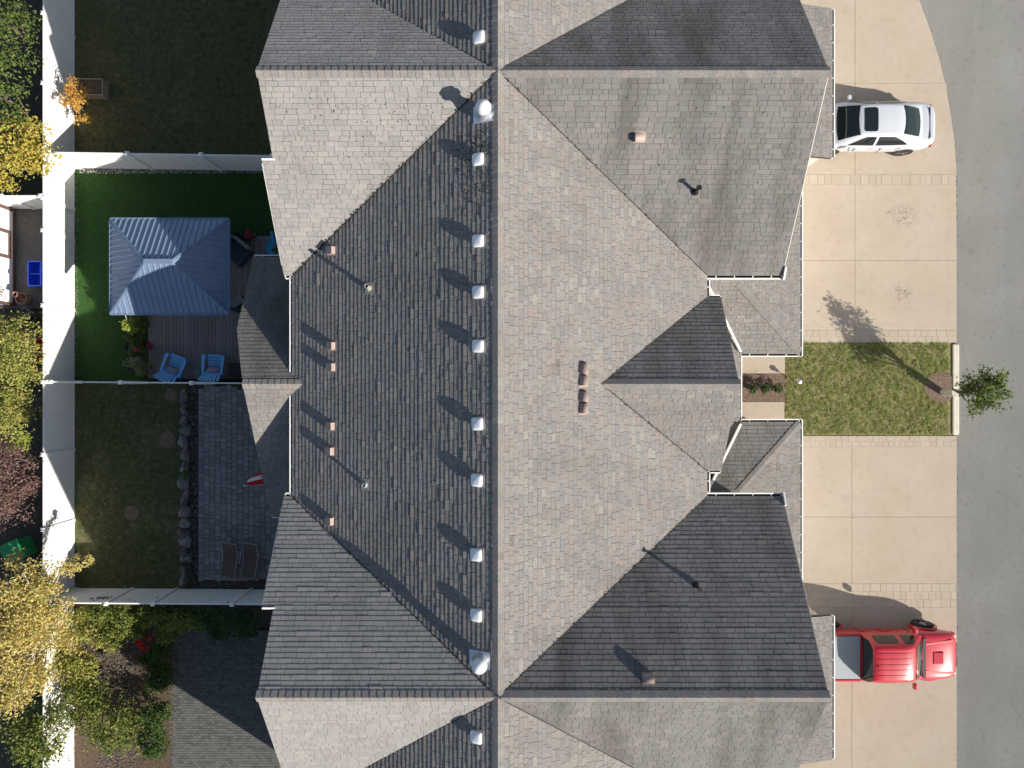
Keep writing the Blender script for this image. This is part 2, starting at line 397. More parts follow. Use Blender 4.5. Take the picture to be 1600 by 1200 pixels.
# drive of the car's house, its street edge swinging in
edge = [(1495, 273), (1494, 250), (1491, 215), (1486, 180), (1479, 140), (1470, 100), (1458, 60), (1444, 20), (1425, -30), (1400, -90)]
ep = [(gx(a), gy(b)) for a, b in edge]
d0 = driveway('driveway', 'beige concrete driveway under the white sedan with curved street edge',
   [[(XD0, yT), (xj, yT), (xj, gy(130)), (XD0, gy(130))], [(xj, yT)] + ep[:5] + [(gx(1479), gy(130)), (xj, gy(130))],
    [(XD0, gy(130)), (xj, gy(130)), (xj, gy(-90)), (XD0, gy(-90))], [(xj, gy(130)), (gx(1477), gy(130))] + ep[5:] + [(xj, gy(-90))]])
# south unit drive
xk = gx(1331)
s1, s2 = gy(698), gy(912)
d2 = driveway('driveway', 'clean beige concrete driveway of the lower house between lawn and pickup',
   [[(XD0, s2), (xk, s2), (xk, gy(808)), (XD0, gy(808))], [(xk, s2), (X_KERB, s2), (X_KERB, gy(808)), (xk, gy(808))],
    [(XD0, gy(808)), (xk, gy(808)), (xk, s1), (XD0, s1)], [(xk, gy(808)), (X_KERB, gy(808)), (X_KERB, s1), (xk, s1)]])
stamped_band(d2, XD0, X_KERB, s1, gy(681), 2)
stamped_band(d2, XD0, X_KERB, gy(949), s2, 3)
d3 = driveway('driveway', 'beige concrete driveway under the red pickup truck',
   [[(XD0, gy(1210)), (xk, gy(1210)), (xk, gy(949)), (XD0, gy(949))], [(xk, gy(1210)), (X_KERB, gy(1210)), (X_KERB, gy(949)), (xk, gy(949))],
    [(XD0, -22), (X_KERB, -22), (X_KERB, gy(1210)), (XD0, gy(1210))]])

EDGE = []
for _ in range(2600):
    y = random.uniform(-15.5, 15.5)
    if gy(681) < y < gy(535): continue
    xe = X_KERB
    if y > gy(273):
        for (xa, ya_), (xb, yb_) in zip(ep[:-1], ep[1:]):
            if ya_ <= y <= yb_: xe = xa+(xb-xa)*(y-ya_)/(yb_-ya_)
    EDGE.append((xe+abs(random.gauss(.015, .035)), y))
def blades(name, mname, region, n, h0, h1, w, z0=0.0, inside=None, label=None, clump=0, lean=.6):
    mb = MB(); x0, x1, y0, y1 = region; cnt = 0
    cl = [(random.uniform(x0, x1), random.uniform(y0, y1)) for _ in range(clump)] if clump else None
    while cnt < n:
        if cl and random.random() < .75:
            c = random.choice(cl); x = random.gauss(c[0], .045); y = random.gauss(c[1], .045); k = 1.35
        else: x = random.uniform(x0, x1); y = random.uniform(y0, y1); k = 1.0
        if not (x0 <= x <= x1 and y0 <= y <= y1): cnt += 0; continue
        if inside and not inside(x, y): continue
        t = random.uniform(0, 6.283); hh = random.uniform(h0, h1)*k; ll = hh*random.uniform(.1, lean)*1.6
        dx, dy = math.cos(t), math.sin(t); px, py = -dy*w/2, dx*w/2
        mb.add([(x-px, y-py, z0), (x+px, y+py, z0), (x+px*.7+dx*ll*.45, y+py*.7+dy*ll*.45, z0+hh*.7), (x-px*.7+dx*ll*.45, y-py*.7+dy*ll*.45, z0+hh*.7),
                (x+dx*ll, y+dy*ll, z0+hh)], [(0, 1, 2, 3), (3, 2, 4)]); cnt += 1
    o = mb.build(name, MATS[mname]); tag(o, label, 'grass', None, 'stuff'); return o

# front lawn between the drives
fl = (gx(1228), gx(1484), gy(680), gy(535))
struct('lawn', MB().bx(7.5, gx(1487), fl[2], fl[3], -.13, -.015), MATS['dirt_front'], 'soil of the small front lawn')
ring = at(1471, 605)
blades('grass', 'grass_front', fl, 46000, .03, .075, .013, -.015, lambda x, y: (x-ring.x)**2+(y-ring.y)**2 > random.uniform(.28, .45), 'patchy green and straw front lawn between the two driveways', clump=2200)
MB().bx(gx(1484), gx(1488), fl[2], fl[3], -.12, -.04)
# kerb in front of the lawn, lawn edge trench beside it
k = MB()
kx0, kx1 = gx(1488), gx(1498)
for i in range(2):
    ya, yb = (gy(679), gy(612)) if i == 0 else (gy(608), gy(538))
    k = MB().bx(kx0, kx1, ya, yb, -.14, .045)
    o = k.build('kerb', MATS['kerb_concrete'], bevel=.03); o['kind'] = 'structure'
    o['label'] = ('pale concrete kerb along the lawn, below the tree', 'pale concrete kerb along the lawn, above the tree')[i]
from mathutils import noise as mnoise
tbp = [(ring.x-.05+math.cos(t)*r_, ring.y+math.sin(t)*r_) for t in [i*.1122 for i in range(56)] for r_ in [.62+.10*mnoise.noise(Vector((math.cos(t)*2.2, math.sin(t)*2.2, 4)))+.03*mnoise.noise(Vector((math.cos(t)*9, math.sin(t)*9, 1)))]]
tbp = [(min(x, gx(1487.5)), y) for x, y in tbp]
struct('tree_bed', MB().prism(tbp, -.1, .012), MATS['mulch'], 'round brown mulch bed at the street tree')
# entry walks and planting bed
w1 = struct('entry_walk', MB().bx(6.0, gx(1226), gy(583.5), 1.6, -.13, .03), MATS['drive_concrete'], 'upper beige concrete entry walk'); 
w2 = struct('entry_walk', MB().bx(6.0, gx(1225), -1.9, gy(628), -.13, .03), MATS['drive_concrete'], 'lower beige concrete entry walk')
struct('planting_bed', MB().bx(6.0, gx(1226), gy(627.5), gy(584), -.13, .012), MATS['mulch'], 'brown planting bed between the entry walks')

# back gardens
XF = -17.44
struct('turf_base', MB().bx(XF+.05, -6.0, .12, 8.5, -.14, -.012), MATS['turf_base'], 'backing of the artificial turf')
struct('lawn', MB().bx(XF+.05, -12.9, -8.1, .05, -.14, -.016), MATS['dirt_back'], 'soil of the lower back lawn')
struct('lawn', MB().bx(XF+.05, -6.0, 8.65, 22, -.14, -.016), MATS['dirt_green'], 'soil of the upper back lawn')
gz = (-14.65, -10.33, 2.55, 6.03)
def turf_in(x, y): return not (-14.4 < x < -6 and .1 < y < 5.9)
blades('turf', 'turf', (XF+.1, -6.9, .15, 8.42), 42000, .018, .032, .014, -.012, turf_in, 'vivid green artificial turf around the gazebo')
from mathutils import noise as mnoise
def worn(x, y):
    v = mnoise.noise(Vector((x*.8, y*.8, 3.1)))+.5*mnoise.noise(Vector((x*2.3, y*2.3, 9.0)))
    return random.random() > (.88 if v > .38 else .45 if v > .2 else .05)
blades('grass', 'grass_dull', (XF+.12, -13.15, -8.0, 0), 30000, .02, .045, .014, -.016, worn, 'dull shaded lawn with bare patches beside the stone edge')
blades('grass', 'grass_dull', (XF+.1, -6.8, 8.7, 15.6), 36000, .02, .045, .014, -.016, worn, 'dark shaded lawn in the upper neighbouring garden')

def gravel(name, mname, region, n, r, label, z=0.0, inside=None):
    mb = MB(); x0, x1, y0, y1 = region
    for _ in range(n):
        x, y = random.uniform(x0, x1), random.uniform(y0, y1)
        if inside and not inside(x, y): continue
        s = random.uniform(.5, 1.2)*r; a = random.uniform(0, 3.14)
        vs = []
        for kk, (dz, q) in enumerate(((-.3, .8), (.25, 1.0))):
            for j in range(5):
                t = a+j*1.2566; vs.append((x+math.cos(t)*s*q*random.uniform(.8, 1.2), y+math.sin(t)*s*q*random.uniform(.6, 1.0), z+dz*s))
        vs.append((x, y, z+.75*s))
        mb.add(vs, [(j, (j+1) % 5, 5+(j+1) % 5, 5+j) for j in range(5)]+[(5+j, 5+(j+1) % 5, 10) for j in range(5)])
    o = mb.build(name, MATS[mname]); return tag(o, label, 'gravel', None, 'stuff')
def edge_grit():
    mb = MB()
    for x, y in EDGE:
        s = random.uniform(.008, .022); a = random.uniform(0, 3.1)
        vs = [(x+math.cos(a+j*1.5708)*s, y+math.sin(a+j*1.5708)*s*1.4, -.086) for j in range(4)]+[(x, y, -.086+s*.8)]
        mb.add(vs, [(0, 1, 4), (1, 2, 4), (2, 3, 4), (3, 0, 4)])
    tag(mb.build('grit', MATS['gravel_dark']), 'dark grit gathered where the driveways meet the road', 'grit', None, 'stuff')
edge_grit()
gravel('gravel', 'gravel', (-17.2, -6.9, 8.37, 8.56), 1000, .026, 'pale pebble strip along the upper fence')
gravel('gravel', 'gravel', (-17.38, -17.24, .2, 8.3), 260, .016, 'narrow pale pebble strip under the tall back fence')
gravel('gravel', 'gravel_dark', (-12.4, -6.9, -8.08, -7.86), 700, .03, 'dark pebble strip along the lower fence')
gravel('gravel', 'gravel_dark', (-13.2, -12.5, -7.9, -.05), 1500, .035, 'dark loose soil and chips in the planted strip', z=.0)

# paver patio of the lower house
patio = struct('paver_patio', MB().bx(-12.50, -6.0, -7.88, -.02, -.14, -.02), MATS['dark_base'], 'grey paver patio of the lower house')
PAV = {}
cands = []
x = -12.48; cw = .222
while x < -6.9:
    y = -7.86 + random.uniform(0, .1)
    while y < -.25:
        l = random.choice((.17, .21, .21, .25, .30))
        if y+l > -.03: l = -.03-y
        cands.append((x+cw/2, y+l/2, l)); y += l
    x += cw
vis = [c for c in cands if gx(305) < c[0] < gx(432)]
vis.sort(key=lambda c: -c[2]); single = set(map(id, vis[:300]))
mass = MB()
for c in cands:
    jz = random.uniform(-.004, .004)
    if id(c) in single:
        kx = round(c[2], 2)
        if kx not in PAV: PAV[kx] = MB().bx(-cw/2+.008, cw/2-.008, -kx/2+.008, kx/2-.008, -.05, 0).mesh('paver', MATS['paver'])
        o = bpy.data.objects.new('paver', PAV[kx]); link(o, patio); o.location = (c[0], c[1], jz); o.rotation_euler = (random.uniform(-.012, .012), random.uniform(-.012, .012), random.uniform(-.008, .008))
    else: mass.bx(c[0]-cw/2+.008, c[0]+cw/2-.008, c[1]-c[2]/2+.008, c[1]+c[2]/2-.008, -.05, jz)
o = mass.build('paving', MATS['paver_mass'], patio); o['kind'] = 'stuff'
# small-paver terrace of the next garden
terr = struct('paver_terrace', MB().bx(gx(268), -6.0, -22, gy(985), -.14, -.02), MATS['dark_base'], 'small-paver terrace below the hedge, shade painted into its pavers')
m = MB(); y = -15.6; r = 0
while y < gy(987):
    x = gx(269)-(.09 if r % 2 else 0)
    while x < -6.4:
        m.bx(x+.005, x+.175, y+.005, y+.095, -.05, random.uniform(-.003, .003)); x += .18
    y += .10; r += 1
o = m.build('paving', MATS['paver_shaded'], terr); o['kind'] = 'stuff'
struct('planting_bed', MB().bx(XF, gx(268), -22, -8.2, -.14, 0), MATS['soil'], 'dark soil bed under the shrubs below the lower fence')
struct('side_path', MB().bx(-40, XF, 3.0, 6.95, -.14, -.01), MATS['path_grit'], 'dark gravelly path beside the white shed')
gravel('gravel', 'gravel_dark', (-20.5, -17.6, 3.0, 6.9), 900, .018, 'dark fine gravel beside the blue bin')
gravel('pebbles', 'gravel_dark', (gx(150), gx(215), -15.5, gy(995)), 900, .045, 'dark stones in the bed left of the small-paver terrace')

# deck
deck = thing('deck', 'mauve brown timber deck under the gazebo and blue chairs', 'deck', (-10.6, 3, 0))
MB().bx(-14.38, -6.5, .2, 5.72, 0, .15).build('deck_frame', MATS['dark_base'], deck)
x = -14.38; bw = .14; dm = None
while x < -6.7:
    if dm is None: dm = MB().bx(-bw/2+.004, bw/2-.004, -2.74, 2.74, -.03, 0).mesh('board', MATS['deck_board'])
    o = bpy.data.objects.new('board', dm); link(o, deck)
    o.location = Vector((x+bw/2, 2.95, .18+random.uniform(-.0015, .0015)))-Vector((-10.6, 3, 0)); x += bw
MB().bx(-14.38, -6.5, 5.70, 5.84, .02, .183).build('border_board', MATS['deck_board'], deck)

# ------------------------------------------------------------------ the townhouse row
ze, pm, Xr, zr, XW, XE = 6.3, .5, -.37, 9.49, -6.75, 6.0
YR = 8.24
house = thing('townhouse_row', 'long townhouse row with grey shingle roof, crossing gables and white gutters', 'building', (0, 0, 0))
SHW = (.16, .20, .26, .26, .32, .38, .44); EXPO = .142
SING = []      # candidate single shingles
SLOPES = []
def clip(poly, hull):
    out = poly
    n = len(hull)
    for i in range(n):
        a, b = hull[i], hull[(i+1) % n]; ex, ey = b[0]-a[0], b[1]-a[1]
        inp, out = out, []
        if not inp: return []
        for j in range(len(inp)):
            p, q = inp[j], inp[(j+1) % len(inp)]
            dp = ex*(p[1]-a[1])-ey*(p[0]-a[0]); dq = ex*(q[1]-a[1])-ey*(q[0]-a[0])
            if dp >= 0: out.append(p)
            if (dp >= 0) != (dq >= 0):
                t = dp/(dp-dq); out.append((p[0]+(q[0]-p[0])*t, p[1]+(q[1]-p[1])*t))
    return out
def slope(pts, up, material, t0=.005, t1=.010, name='roof_slope', v_ref=None, thick=.13):
    """one roof plane: felt-covered slab plus courses of shingles clipped to its outline"""
    pts = [Vector(p) for p in pts]
    up = Vector((up[0], up[1], 0)).normalized()
    hi = max(pts, key=lambda p: p.z); lo = min(pts, key=lambda p: p.z)
    pitch = (hi.z-lo.z)/((hi-lo).dot(up))
    V = (up+Vector((0, 0, pitch))).normalized(); U = Vector((up.y, -up.x, 0)); Nn = U.cross(V)
    if Nn.z < 0: U = -U; Nn = -Nn
    O = lo
    uv = [((p-O).dot(U), (p-O).dot(V)) for p in pts]
    n = len(uv); area = sum(uv[i][0]*uv[(i+1) % n][1]-uv[(i+1) % n][0]*uv[i][1] for i in range(n))
    if area < 0: uv.reverse(); pts = list(reversed(pts))
    slab = MB().solid([p for p in pts], -Nn*thick).build(name, MATS['roof_felt'], house)
    umin, umax = min(p[0] for p in uv), max(p[0] for p in uv); vmax = max(p[1] for p in uv)
    rec = dict(slab=slab, O=O, U=U, V=V, N=Nn, mat=material, polys=[])
    v = -.02; row = 0
    while v < vmax:
        trow = random.uniform(t0, t1)
        u = umin-random.uniform(0, .3)
        while u < umax:
            w = random.choice(SHW); g = .011
            hgt_ = EXPO-random.choice((.003, .006, .010)); rect = [(u+g/2, v), (u+w-g/2, v), (u+w-g/2, v+hgt_), (u+g/2, v+hgt_)]  # dark gaps between courses stand in for the butt shadow lines
            hull = [(a, b-.02 if b < .001 else b) for a, b in uv]
            c = clip(rect, hull)
            if len(c) >= 3:
                t = trow*random.uniform(.86, 1.14)*(1.35 if random.random() < .10 else 1)
                full = len(c) == 4 and all(abs(c[i][0]-r[0]) < 1e-6 and abs(c[i][1]-r[1]) < 1e-6 for r in rect for i in [min(range(4), key=lambda k: abs(c[k][0]-r[0])+abs(c[k][1]-r[1]))])
                e = dict(c=c, v=v, t=t, w=w, full=full, u=u)
                rec['polys'].append(e)
                if full:
                    P = O+U*(u+w/2)+V*(v+EXPO/2); d = H-P.z; px = 800+P.x*F/d; py = 600-P.y*F/d
                    if 0 < px < 1600 and 152 < py < 1048:
                        view = (Vector((0, 0, H))-P); A = w*EXPO*abs(view.normalized().dot(Nn))/view.length_squared
                        SING.append((A, rec, e))
            u += w
        v += EXPO; row += 1
    SLOPES.append(rec); return rec
def finish_shingles():
    SING.sort(key=lambda a: -a[0]); pick = set(id(e) for _, _, e in SING[:300]); cache = {}
    for rec in SLOPES:
        mb = MB(); O, U, V, Nn = rec['O'], rec['U'], rec['V'], rec['N']
        M3 = Matrix((U, V, Nn)).transposed().to_4x4()
        for e in rec['polys']:
            t = e['t']
            if id(e) in pick:
                tq = .006 if t < .0085 else .010
                key = (e['w'], tq, rec['mat'])
                if key not in cache:
                    w = e['w']-.012
                    cache[key] = MB().add([(-w/2, 0, tq), (w/2, 0, tq), (w/2, EXPO-.007, .002), (-w/2, EXPO-.007, .002), (-w/2, 0, -.004), (w/2, 0, -.004), (w/2, EXPO-.007, -.004), (-w/2, EXPO-.007, -.004)],
                        [(0, 1, 2, 3), (4, 5, 1, 0), (5, 6, 2, 1), (6, 7, 3, 2), (7, 4, 0, 3)]).mesh('shingle', MATS[rec['mat']+'_single'])
                o = bpy.data.objects.new('shingle', cache[key]); link(o, rec['slab'])
                o.matrix_basis = Matrix.Translation(O+U*(e['u']+e['w']/2)+V*e['v']) @ M3
                continue
            c = e['c']; n = len(c)
            top = [O+U*a+V*b+Nn*(.002+(t-.002)*max(0, 1-(b-e['v'])/EXPO)) for a, b in c]
            bot = [O+U*a+V*b-Nn*.004 for a, b in c]
            mb.add(top+bot, [tuple(range(n))]+[(n+i, n+(i+1) % n, (i+1) % n, i) for i in range(n)])
        o = mb.build('shingles', MATS[rec['mat']], rec['slab']); o['kind'] = 'stuff'
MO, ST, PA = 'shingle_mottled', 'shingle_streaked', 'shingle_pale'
yeN, yeS = 3.36, 3.48
ye = {1: yeN, -1: yeS}
out_e = {s: 2*YR-ye[s] for s in (1, -1)}
slope([(XW, -yeS, ze), (Xr, -YR, zr), (Xr, YR, zr), (XW, yeN, ze)], (1, 0), MO, .0145, .0185)
xg, zg, yg, XG = 2.54, 8.035, 2.66, 6.45
for s in (1, -1):
    slope([(Xr, 0, zr), (Xr, s*YR, zr), (XE, s*ye[s], ze+.005), (XE, s*yg, ze+.005), (xg, 0, zg)], (-1, 0), MO)
    slope([(Xr, s*YR, zr), (XW, s*out_e[s], ze), (XW, s*17, ze), (Xr, s*17, zr)], (1, 0), MO, .0145, .0185)
    slope([(Xr, s*YR, zr), (XE, s*out_e[s], ze), (XE, s*17, ze), (Xr, s*17, zr)], (-1, 0), MO)
    pc = (zr-ze)/(YR-ye[s])
    yj = 6.27; zj = ze+pc*(yj-ye[s]); vx = XW+(Xr-XW)*(yj-ye[s])/(YR-ye[s])
    Xo, Xi, Xo2 = -7.03, -6.71, 8.34
    tt = (.005, .010) if s > 0 else (.008, .014)
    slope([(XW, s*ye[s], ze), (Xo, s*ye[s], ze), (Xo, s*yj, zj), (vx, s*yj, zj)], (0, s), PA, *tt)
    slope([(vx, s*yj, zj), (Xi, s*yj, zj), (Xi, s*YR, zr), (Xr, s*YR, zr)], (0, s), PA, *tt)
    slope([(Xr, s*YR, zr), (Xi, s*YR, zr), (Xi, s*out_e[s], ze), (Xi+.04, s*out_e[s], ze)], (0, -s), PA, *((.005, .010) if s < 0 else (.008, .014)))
    slope([(XE, s*ye[s], ze), (Xo2, s*ye[s], ze), (Xo2, s*YR, zr), (Xr, s*YR, zr)], (0, s), ST, *tt)
    slope([(XE, s*out_e[s], ze), (Xo2, s*out_e[s], ze), (Xo2, s*YR, zr), (Xr, s*YR, zr)], (0, -s), ST, *((.005, .010) if s < 0 else (.008, .014)))
    # entry gable
    slope([(xg, 0, zg), (XG, 0, zg), (XG, s*yg, ze), (XE, s*yg, ze)], (0, -s), MO if s < 0 else ST, *((.005, .010) if s < 0 else (.009, .015)))
# west porch gable
zp, pp = 6.47, .56
slope([(-8.24, 0, zp), (-8.8, 1.76, zp-pp*1.76), (-8.8, 4.30, zp-pp*4.3), (-6.42, 4.30, zp-pp*4.3), (-6.42, .36, zp-pp*.36), (-6.42, 0, zp)], (0, -1), ST, .008, .014)
slope([(-8.24, 0, zp), (-8.24, -4.48, zp-pp*4.48), (-6.42, -4.48, zp-pp*4.48), (-6.42, 0, zp)], (0, 1), MO)
# garage skirts and entry hood
zs, ps = 2.7, .25
XS = 10.35
for s, yc, yend in ((1, 1.1, 8.1), (-1, 1.38, 8.3)):
    top = XS-2.7; yt = yc+2.7; zt = zs+ps*2.7
    slope([(XS, s*yc, zs), (XS, s*yend, zs), (top, s*yend, zt), (top, s*yt, zt)], (-1, 0), MO)
    slope([(8.23, s*yc, zs), (XS, s*yc, zs), (top, s*yt, zt), (6.7, s*yt, zt)], (0, s), MO if s > 0 else ST, *((.005, .010) if s > 0 else (.009, .014)))
    slope([(11.5, s*(yend+.02), zs), (11.5, s*13.5, zs), (top, s*13.5, zs+ps*(11.5-top)), (top, s*(yend+.02), zs+ps*(11.5-top))], (-1, 0), MO)
slope([(8.21, -1.37, zs-.06), (8.21, 1.09, zs-.06), (6.9, 3.2, zs-.06+.25*1.31), (6.0, 3.2, zs-.06+.25*2.21), (6.0, -3.5, zs-.06+.25*2.21), (6.9, -3.5, zs-.06+.25*1.31)], (-1, 0), MO)
finish_shingles()
# walls
def wall(mb): return mb.build('wall', MATS['siding'], house)
wall(MB().bx(-6.3, 5.6, -16.6, 16.6, -.1, 6.28))
for sx in (-1, 1):
    for s in (1, -1):
        yA, yB_, yM = s*(ye[s]+.42), s*(out_e[s]-.42), s*YR
        x0, x1 = (-6.58, -6.31) if sx < 0 else (5.61, 7.9)
        zl = ze+.12; zt = zr-.25
        pr = [(yA, 0), (yB_, 0), (yB_, zl), (yM, zt), (yA, zl)]
        if s < 0: pr.reverse()
        wall(MB().add([(x0, a, b) for a, b in pr]+[(x1, a, b) for a, b in pr], [(4, 3, 2, 1, 0), (5, 6, 7, 8, 9)]+[(i, (i+1) % 5, 5+(i+1) % 5, 5+i) for i in range(5)]))
for s, yend in ((1, 8.09), (-1, 8.29)):
    wall(MB().bx(7.91, 9.9, s*1.75, s*yend, -.1, 2.62))
    wall(MB().bx(7.92, 11.05, s*(yend+.02), s*13.2, -.1, 2.62))
    o = MB().bx(9.9, 9.93, s*2.6, s*7.4, 0.01, 2.15).build('garage_door', MATS['gutter_white'], house)
    MB().bx(11.05, 11.08, s*9.2, s*12.6, 0.01, 2.15).build('garage_door', MATS['gutter_white'], house)
pr = [(-2.2, 0), (2.2, 0), (2.2, 6.4), (0, 7.7), (-2.2, 6.4)]
wall(MB().add([(5.61, a, b) for a, b in pr]+[(6.05, a, b) for a, b in pr], [(4, 3, 2, 1, 0), (5, 6, 7, 8, 9)]+[(i, (i+1) % 5, 5+(i+1) % 5, 5+i) for i in range(5)]))
for yq in (.45, -.65): MB().bx(6.05, 6.09, yq-.42, yq+.42, .05, 2.1).build('front_door', MATS['brown_trim'], house)
pr = [(-4.1, 0), (3.9, 0), (3.9, 4.05), (0, 6.22), (-4.1, 3.95)]
for (xx, yy) in ((-8.0, -4.2), (-8.4, 4.0), (-8.0, -.2)):
    MB().bx(xx-.07, xx+.07, yy-.07, yy+.07, 0, 3.95 if abs(yy) > 1 else 6.2).build('porch_post', MATS['gutter_white'], house)

# gutters: a U channel with straps
def gutter(p0, p1, out, w=.12, h=.10, step=.62, strap0=.3):
    p0, p1, out = Vector(p0), Vector(p1), Vector(out).normalized()
    up = Vector((0, 0, 1)); b = MB()
    dz = Vector((0, 0, -.03))
    def q(a, c, z0, z1):
        A0, A1 = p0+out*a+dz, p1+out*a+dz; C0, C1 = p0+out*c+dz, p1+out*c+dz
        vs = [A0+up*z0, A1+up*z0, C1+up*z0, C0+up*z0, A0+up*z1, A1+up*z1, C1+up*z1, C0+up*z1]
        b.add(vs, [(3, 2, 1, 0), (4, 5, 6, 7), (0, 1, 5, 4), (1, 2, 6, 5), (2, 3, 7, 6), (3, 0, 4, 7)])
    q(w-.035, w, -h, .0); q(0.0, w, -h-.01, -h)
    L = (p1-p0).length; d = (p1-p0)/L
    for e in (0, L-.02):
        c0 = p0+d*e; b.add([c0+out*a+d*k*.02+dz+up*z for z in (-h, 0) for a, k in ((0, 0), (w, 0), (w, 1), (0, 1))], [(3, 2, 1, 0), (4, 5, 6, 7), (0, 1, 5, 4), (1, 2, 6, 5), (2, 3, 7, 6), (3, 0, 4, 7)])
    g = b.build('gutter', MATS['gutter_white'], house)
    b = MB(); q(0.012, w-.037, -h+.001, -h+.03); b.build('floor_strip', MATS['dark_base'], g)  # dark strip lying along the gutter floor
    t = strap0
    while t < L-.1:
        c = p0+d*t+dz
        s = MB().add([c+out*a+d*k*.028+up*z for z in (-.012, .004) for a, k in ((-.06, 0), (w-.005, 0), (w-.005, 1), (-.06, 1))], [(3, 2, 1, 0), (4, 5, 6, 7), (0, 1, 5, 4), (1, 2, 6, 5), (2, 3, 7, 6), (3, 0, 4, 7)])
        s.build('strap', MATS['gutter_white'], g); t += step
    return g
gutter((XW, -yeS+.02, ze), (XW, -.34, ze), (-1, 0, 0)); gutter((XW, .34, ze), (XW, yeN-.02, ze), (-1, 0, 0))
gutter((XW-.02, yeN, ze), (Xo+.02, yeN, ze), (0, -1, 0)); gutter((XW-.02, -yeS, ze), (Xo+.02, -yeS, ze), (0, 1, 0))
for s in (1, -1):
    gutter((XE-.02, s*ye[s], ze), (Xo2, s*ye[s], ze), (0, -s, 0), step=.57)
    gutter((XE, s*(yg+.02), ze), (XE, s*(ye[s]-.13), ze), (1, 0, 0))
    gutter((XE+.1, s*yg, ze), (XG, s*yg, ze), (0, s, 0), w=.1)
    yc, yend = (1.1, 8.1) if s > 0 else (1.38, 8.3)
    gutter((XS, s*(yc-.12), zs), (XS, s*yend, zs), (1, 0, 0), step=.64)
    gutter((8.23, s*yc, zs), (XS, s*yc, zs), (0, -s, 0), step=.66)
    gutter((11.5, s*(yend+.03), zs), (11.5, s*13.5, zs), (1, 0, 0), step=.64)
    # white boards: diagonal hood edge, return at the rake foot, board at the gable step
    MB().bar((8.2, s*(yc+.06), zs+.03), (6.7, s*(yc+2.64), zs+ps*2.7+.03), .07, .12).build('fascia', MATS['gutter_white'], house)
    MB().bar((Xo2+.03, s*(ye[s]-.12), ze-.05), (Xo2+.03, s*(ye[s]+.25), ze+.12), .05, .2).build('fascia', MATS['gutter_white'], house)
    pc = (zr-ze)/(YR-ye[s]); zj = ze+pc*(6.27-ye[s])
    MB().bar((Xo, s*6.31, zj-.06), (Xi+.05, s*6.31, zj-.06), .05, .2).build('fascia', MATS['gutter_white'], house)
    for xx, sg in ((Xo-.012, 1), (Xo2+.012, 1)):
        MB().bar((xx, s*(ye[s]+.3), ze+pc*.3-.09), (xx, s*(6.25 if xx < 0 else YR), (zj if xx < 0 else zr)-.09), .02, .14).build('rake_board', MATS['siding'], house)
gutter((8.21, -1.3, zs-.06), (8.21, 1.0, zs-.06), (1, 0, 0), w=.09)
gutter((-8.78, 4.30, zp-pp*4.3), (-6.5, 4.30, zp-pp*4.3), (0, 1, 0), w=.1)
gutter((-8.22, -4.48, zp-pp*4.48), (-6.5, -4.48, zp-pp*4.48), (0, -1, 0), w=.1)
# ridge and hip caps
CAPS = {}
def caps(p0, p1, slopes, step=.2, w=.15):
    """bent cap shingles from p0 to p1; slopes=(left fall, right fall) per metre"""
    p0, p1 = Vector(p0), Vector(p1); d = (p1-p0); L = d.length; d /= L
    dh = Vector((d.x, d.y, 0)).normalized(); side = Vector((-dh.y, dh.x, 0)); up = side.cross(d)*-1
    if up.z < 0: up = -up
    key = (slopes, step, w)
    if key not in CAPS:
        a, b = slopes; vs = []
        for x, hgt in ((-.03, .026), (step, .012)):
            vs += [(x, w, -a*w+hgt), (x, 0, hgt), (x, -w, -b*w+hgt)]
        for x in (-.03, step): vs += [(x, w, -a*w-.004), (x, 0, -.004), (x, -w, -b*w-.004)]
        CAPS[key] = MB().add(vs, [(1, 0, 3, 4), (2, 1, 4, 5), (6, 0, 1, 7), (7, 1, 2, 8), (3, 0, 6, 9), (2, 5, 11, 8)]).mesh('cap', MATS[MO+'_single'])
    M = Matrix((d, side, up)).transposed().to_4x4(); t = 0
    while t < L-.05:
        o = bpy.data.objects.new('ridge_cap', CAPS[key]); link(o, house); o.matrix_basis = Matrix.Translation(p0+d*t) @ M; t += step
caps((Xr, -13.4, zr+.006), (Xr, 13.4, zr+.006), (pm, pm))
for s in (1, -1):
    pcx = round((zr-ze)/(YR-ye[s]), 3)
    caps((Xo2, s*YR, zr+.004), (Xr+.2, s*YR, zr+.004), (pcx, pcx)); caps((Xi, s*YR, zr+.004), (Xr-.2, s*YR, zr+.004), (pcx, pcx))
    yc = 1.1 if s > 0 else 1.38
    caps((XS-.05, s*(yc+.05), zs+.02), (XS-2.45, s*(yc+2.45), zs+ps*2.45+.008), (.18, .18), w=.12)
caps((XG, 0, zg+.004), (xg, 0, zg+.004), (.65, .65)); caps((-8.22, 0, zp+.004), (-6.45, 0, zp+.004), (.56, .56))

# roof fittings
nW = Vector((-pm, 0, 1)).normalized(); nE = Vector((pm, 0, 1)).normalized(); pR = (Xr, 0, zr)
pcN = (zr-ze)/(YR-yeN); pcS = (zr-ze)/(YR-yeS)
nNs = Vector((0, -pcN, 1)).normalized(); nSn = Vector((0, pcS, 1)).normalized()
def frame(n, along):
    a = Vector(along); a = (a-n*a.dot(n)).normalized(); return Matrix((n.cross(a)*-1, a, n)).transposed().to_4x4()
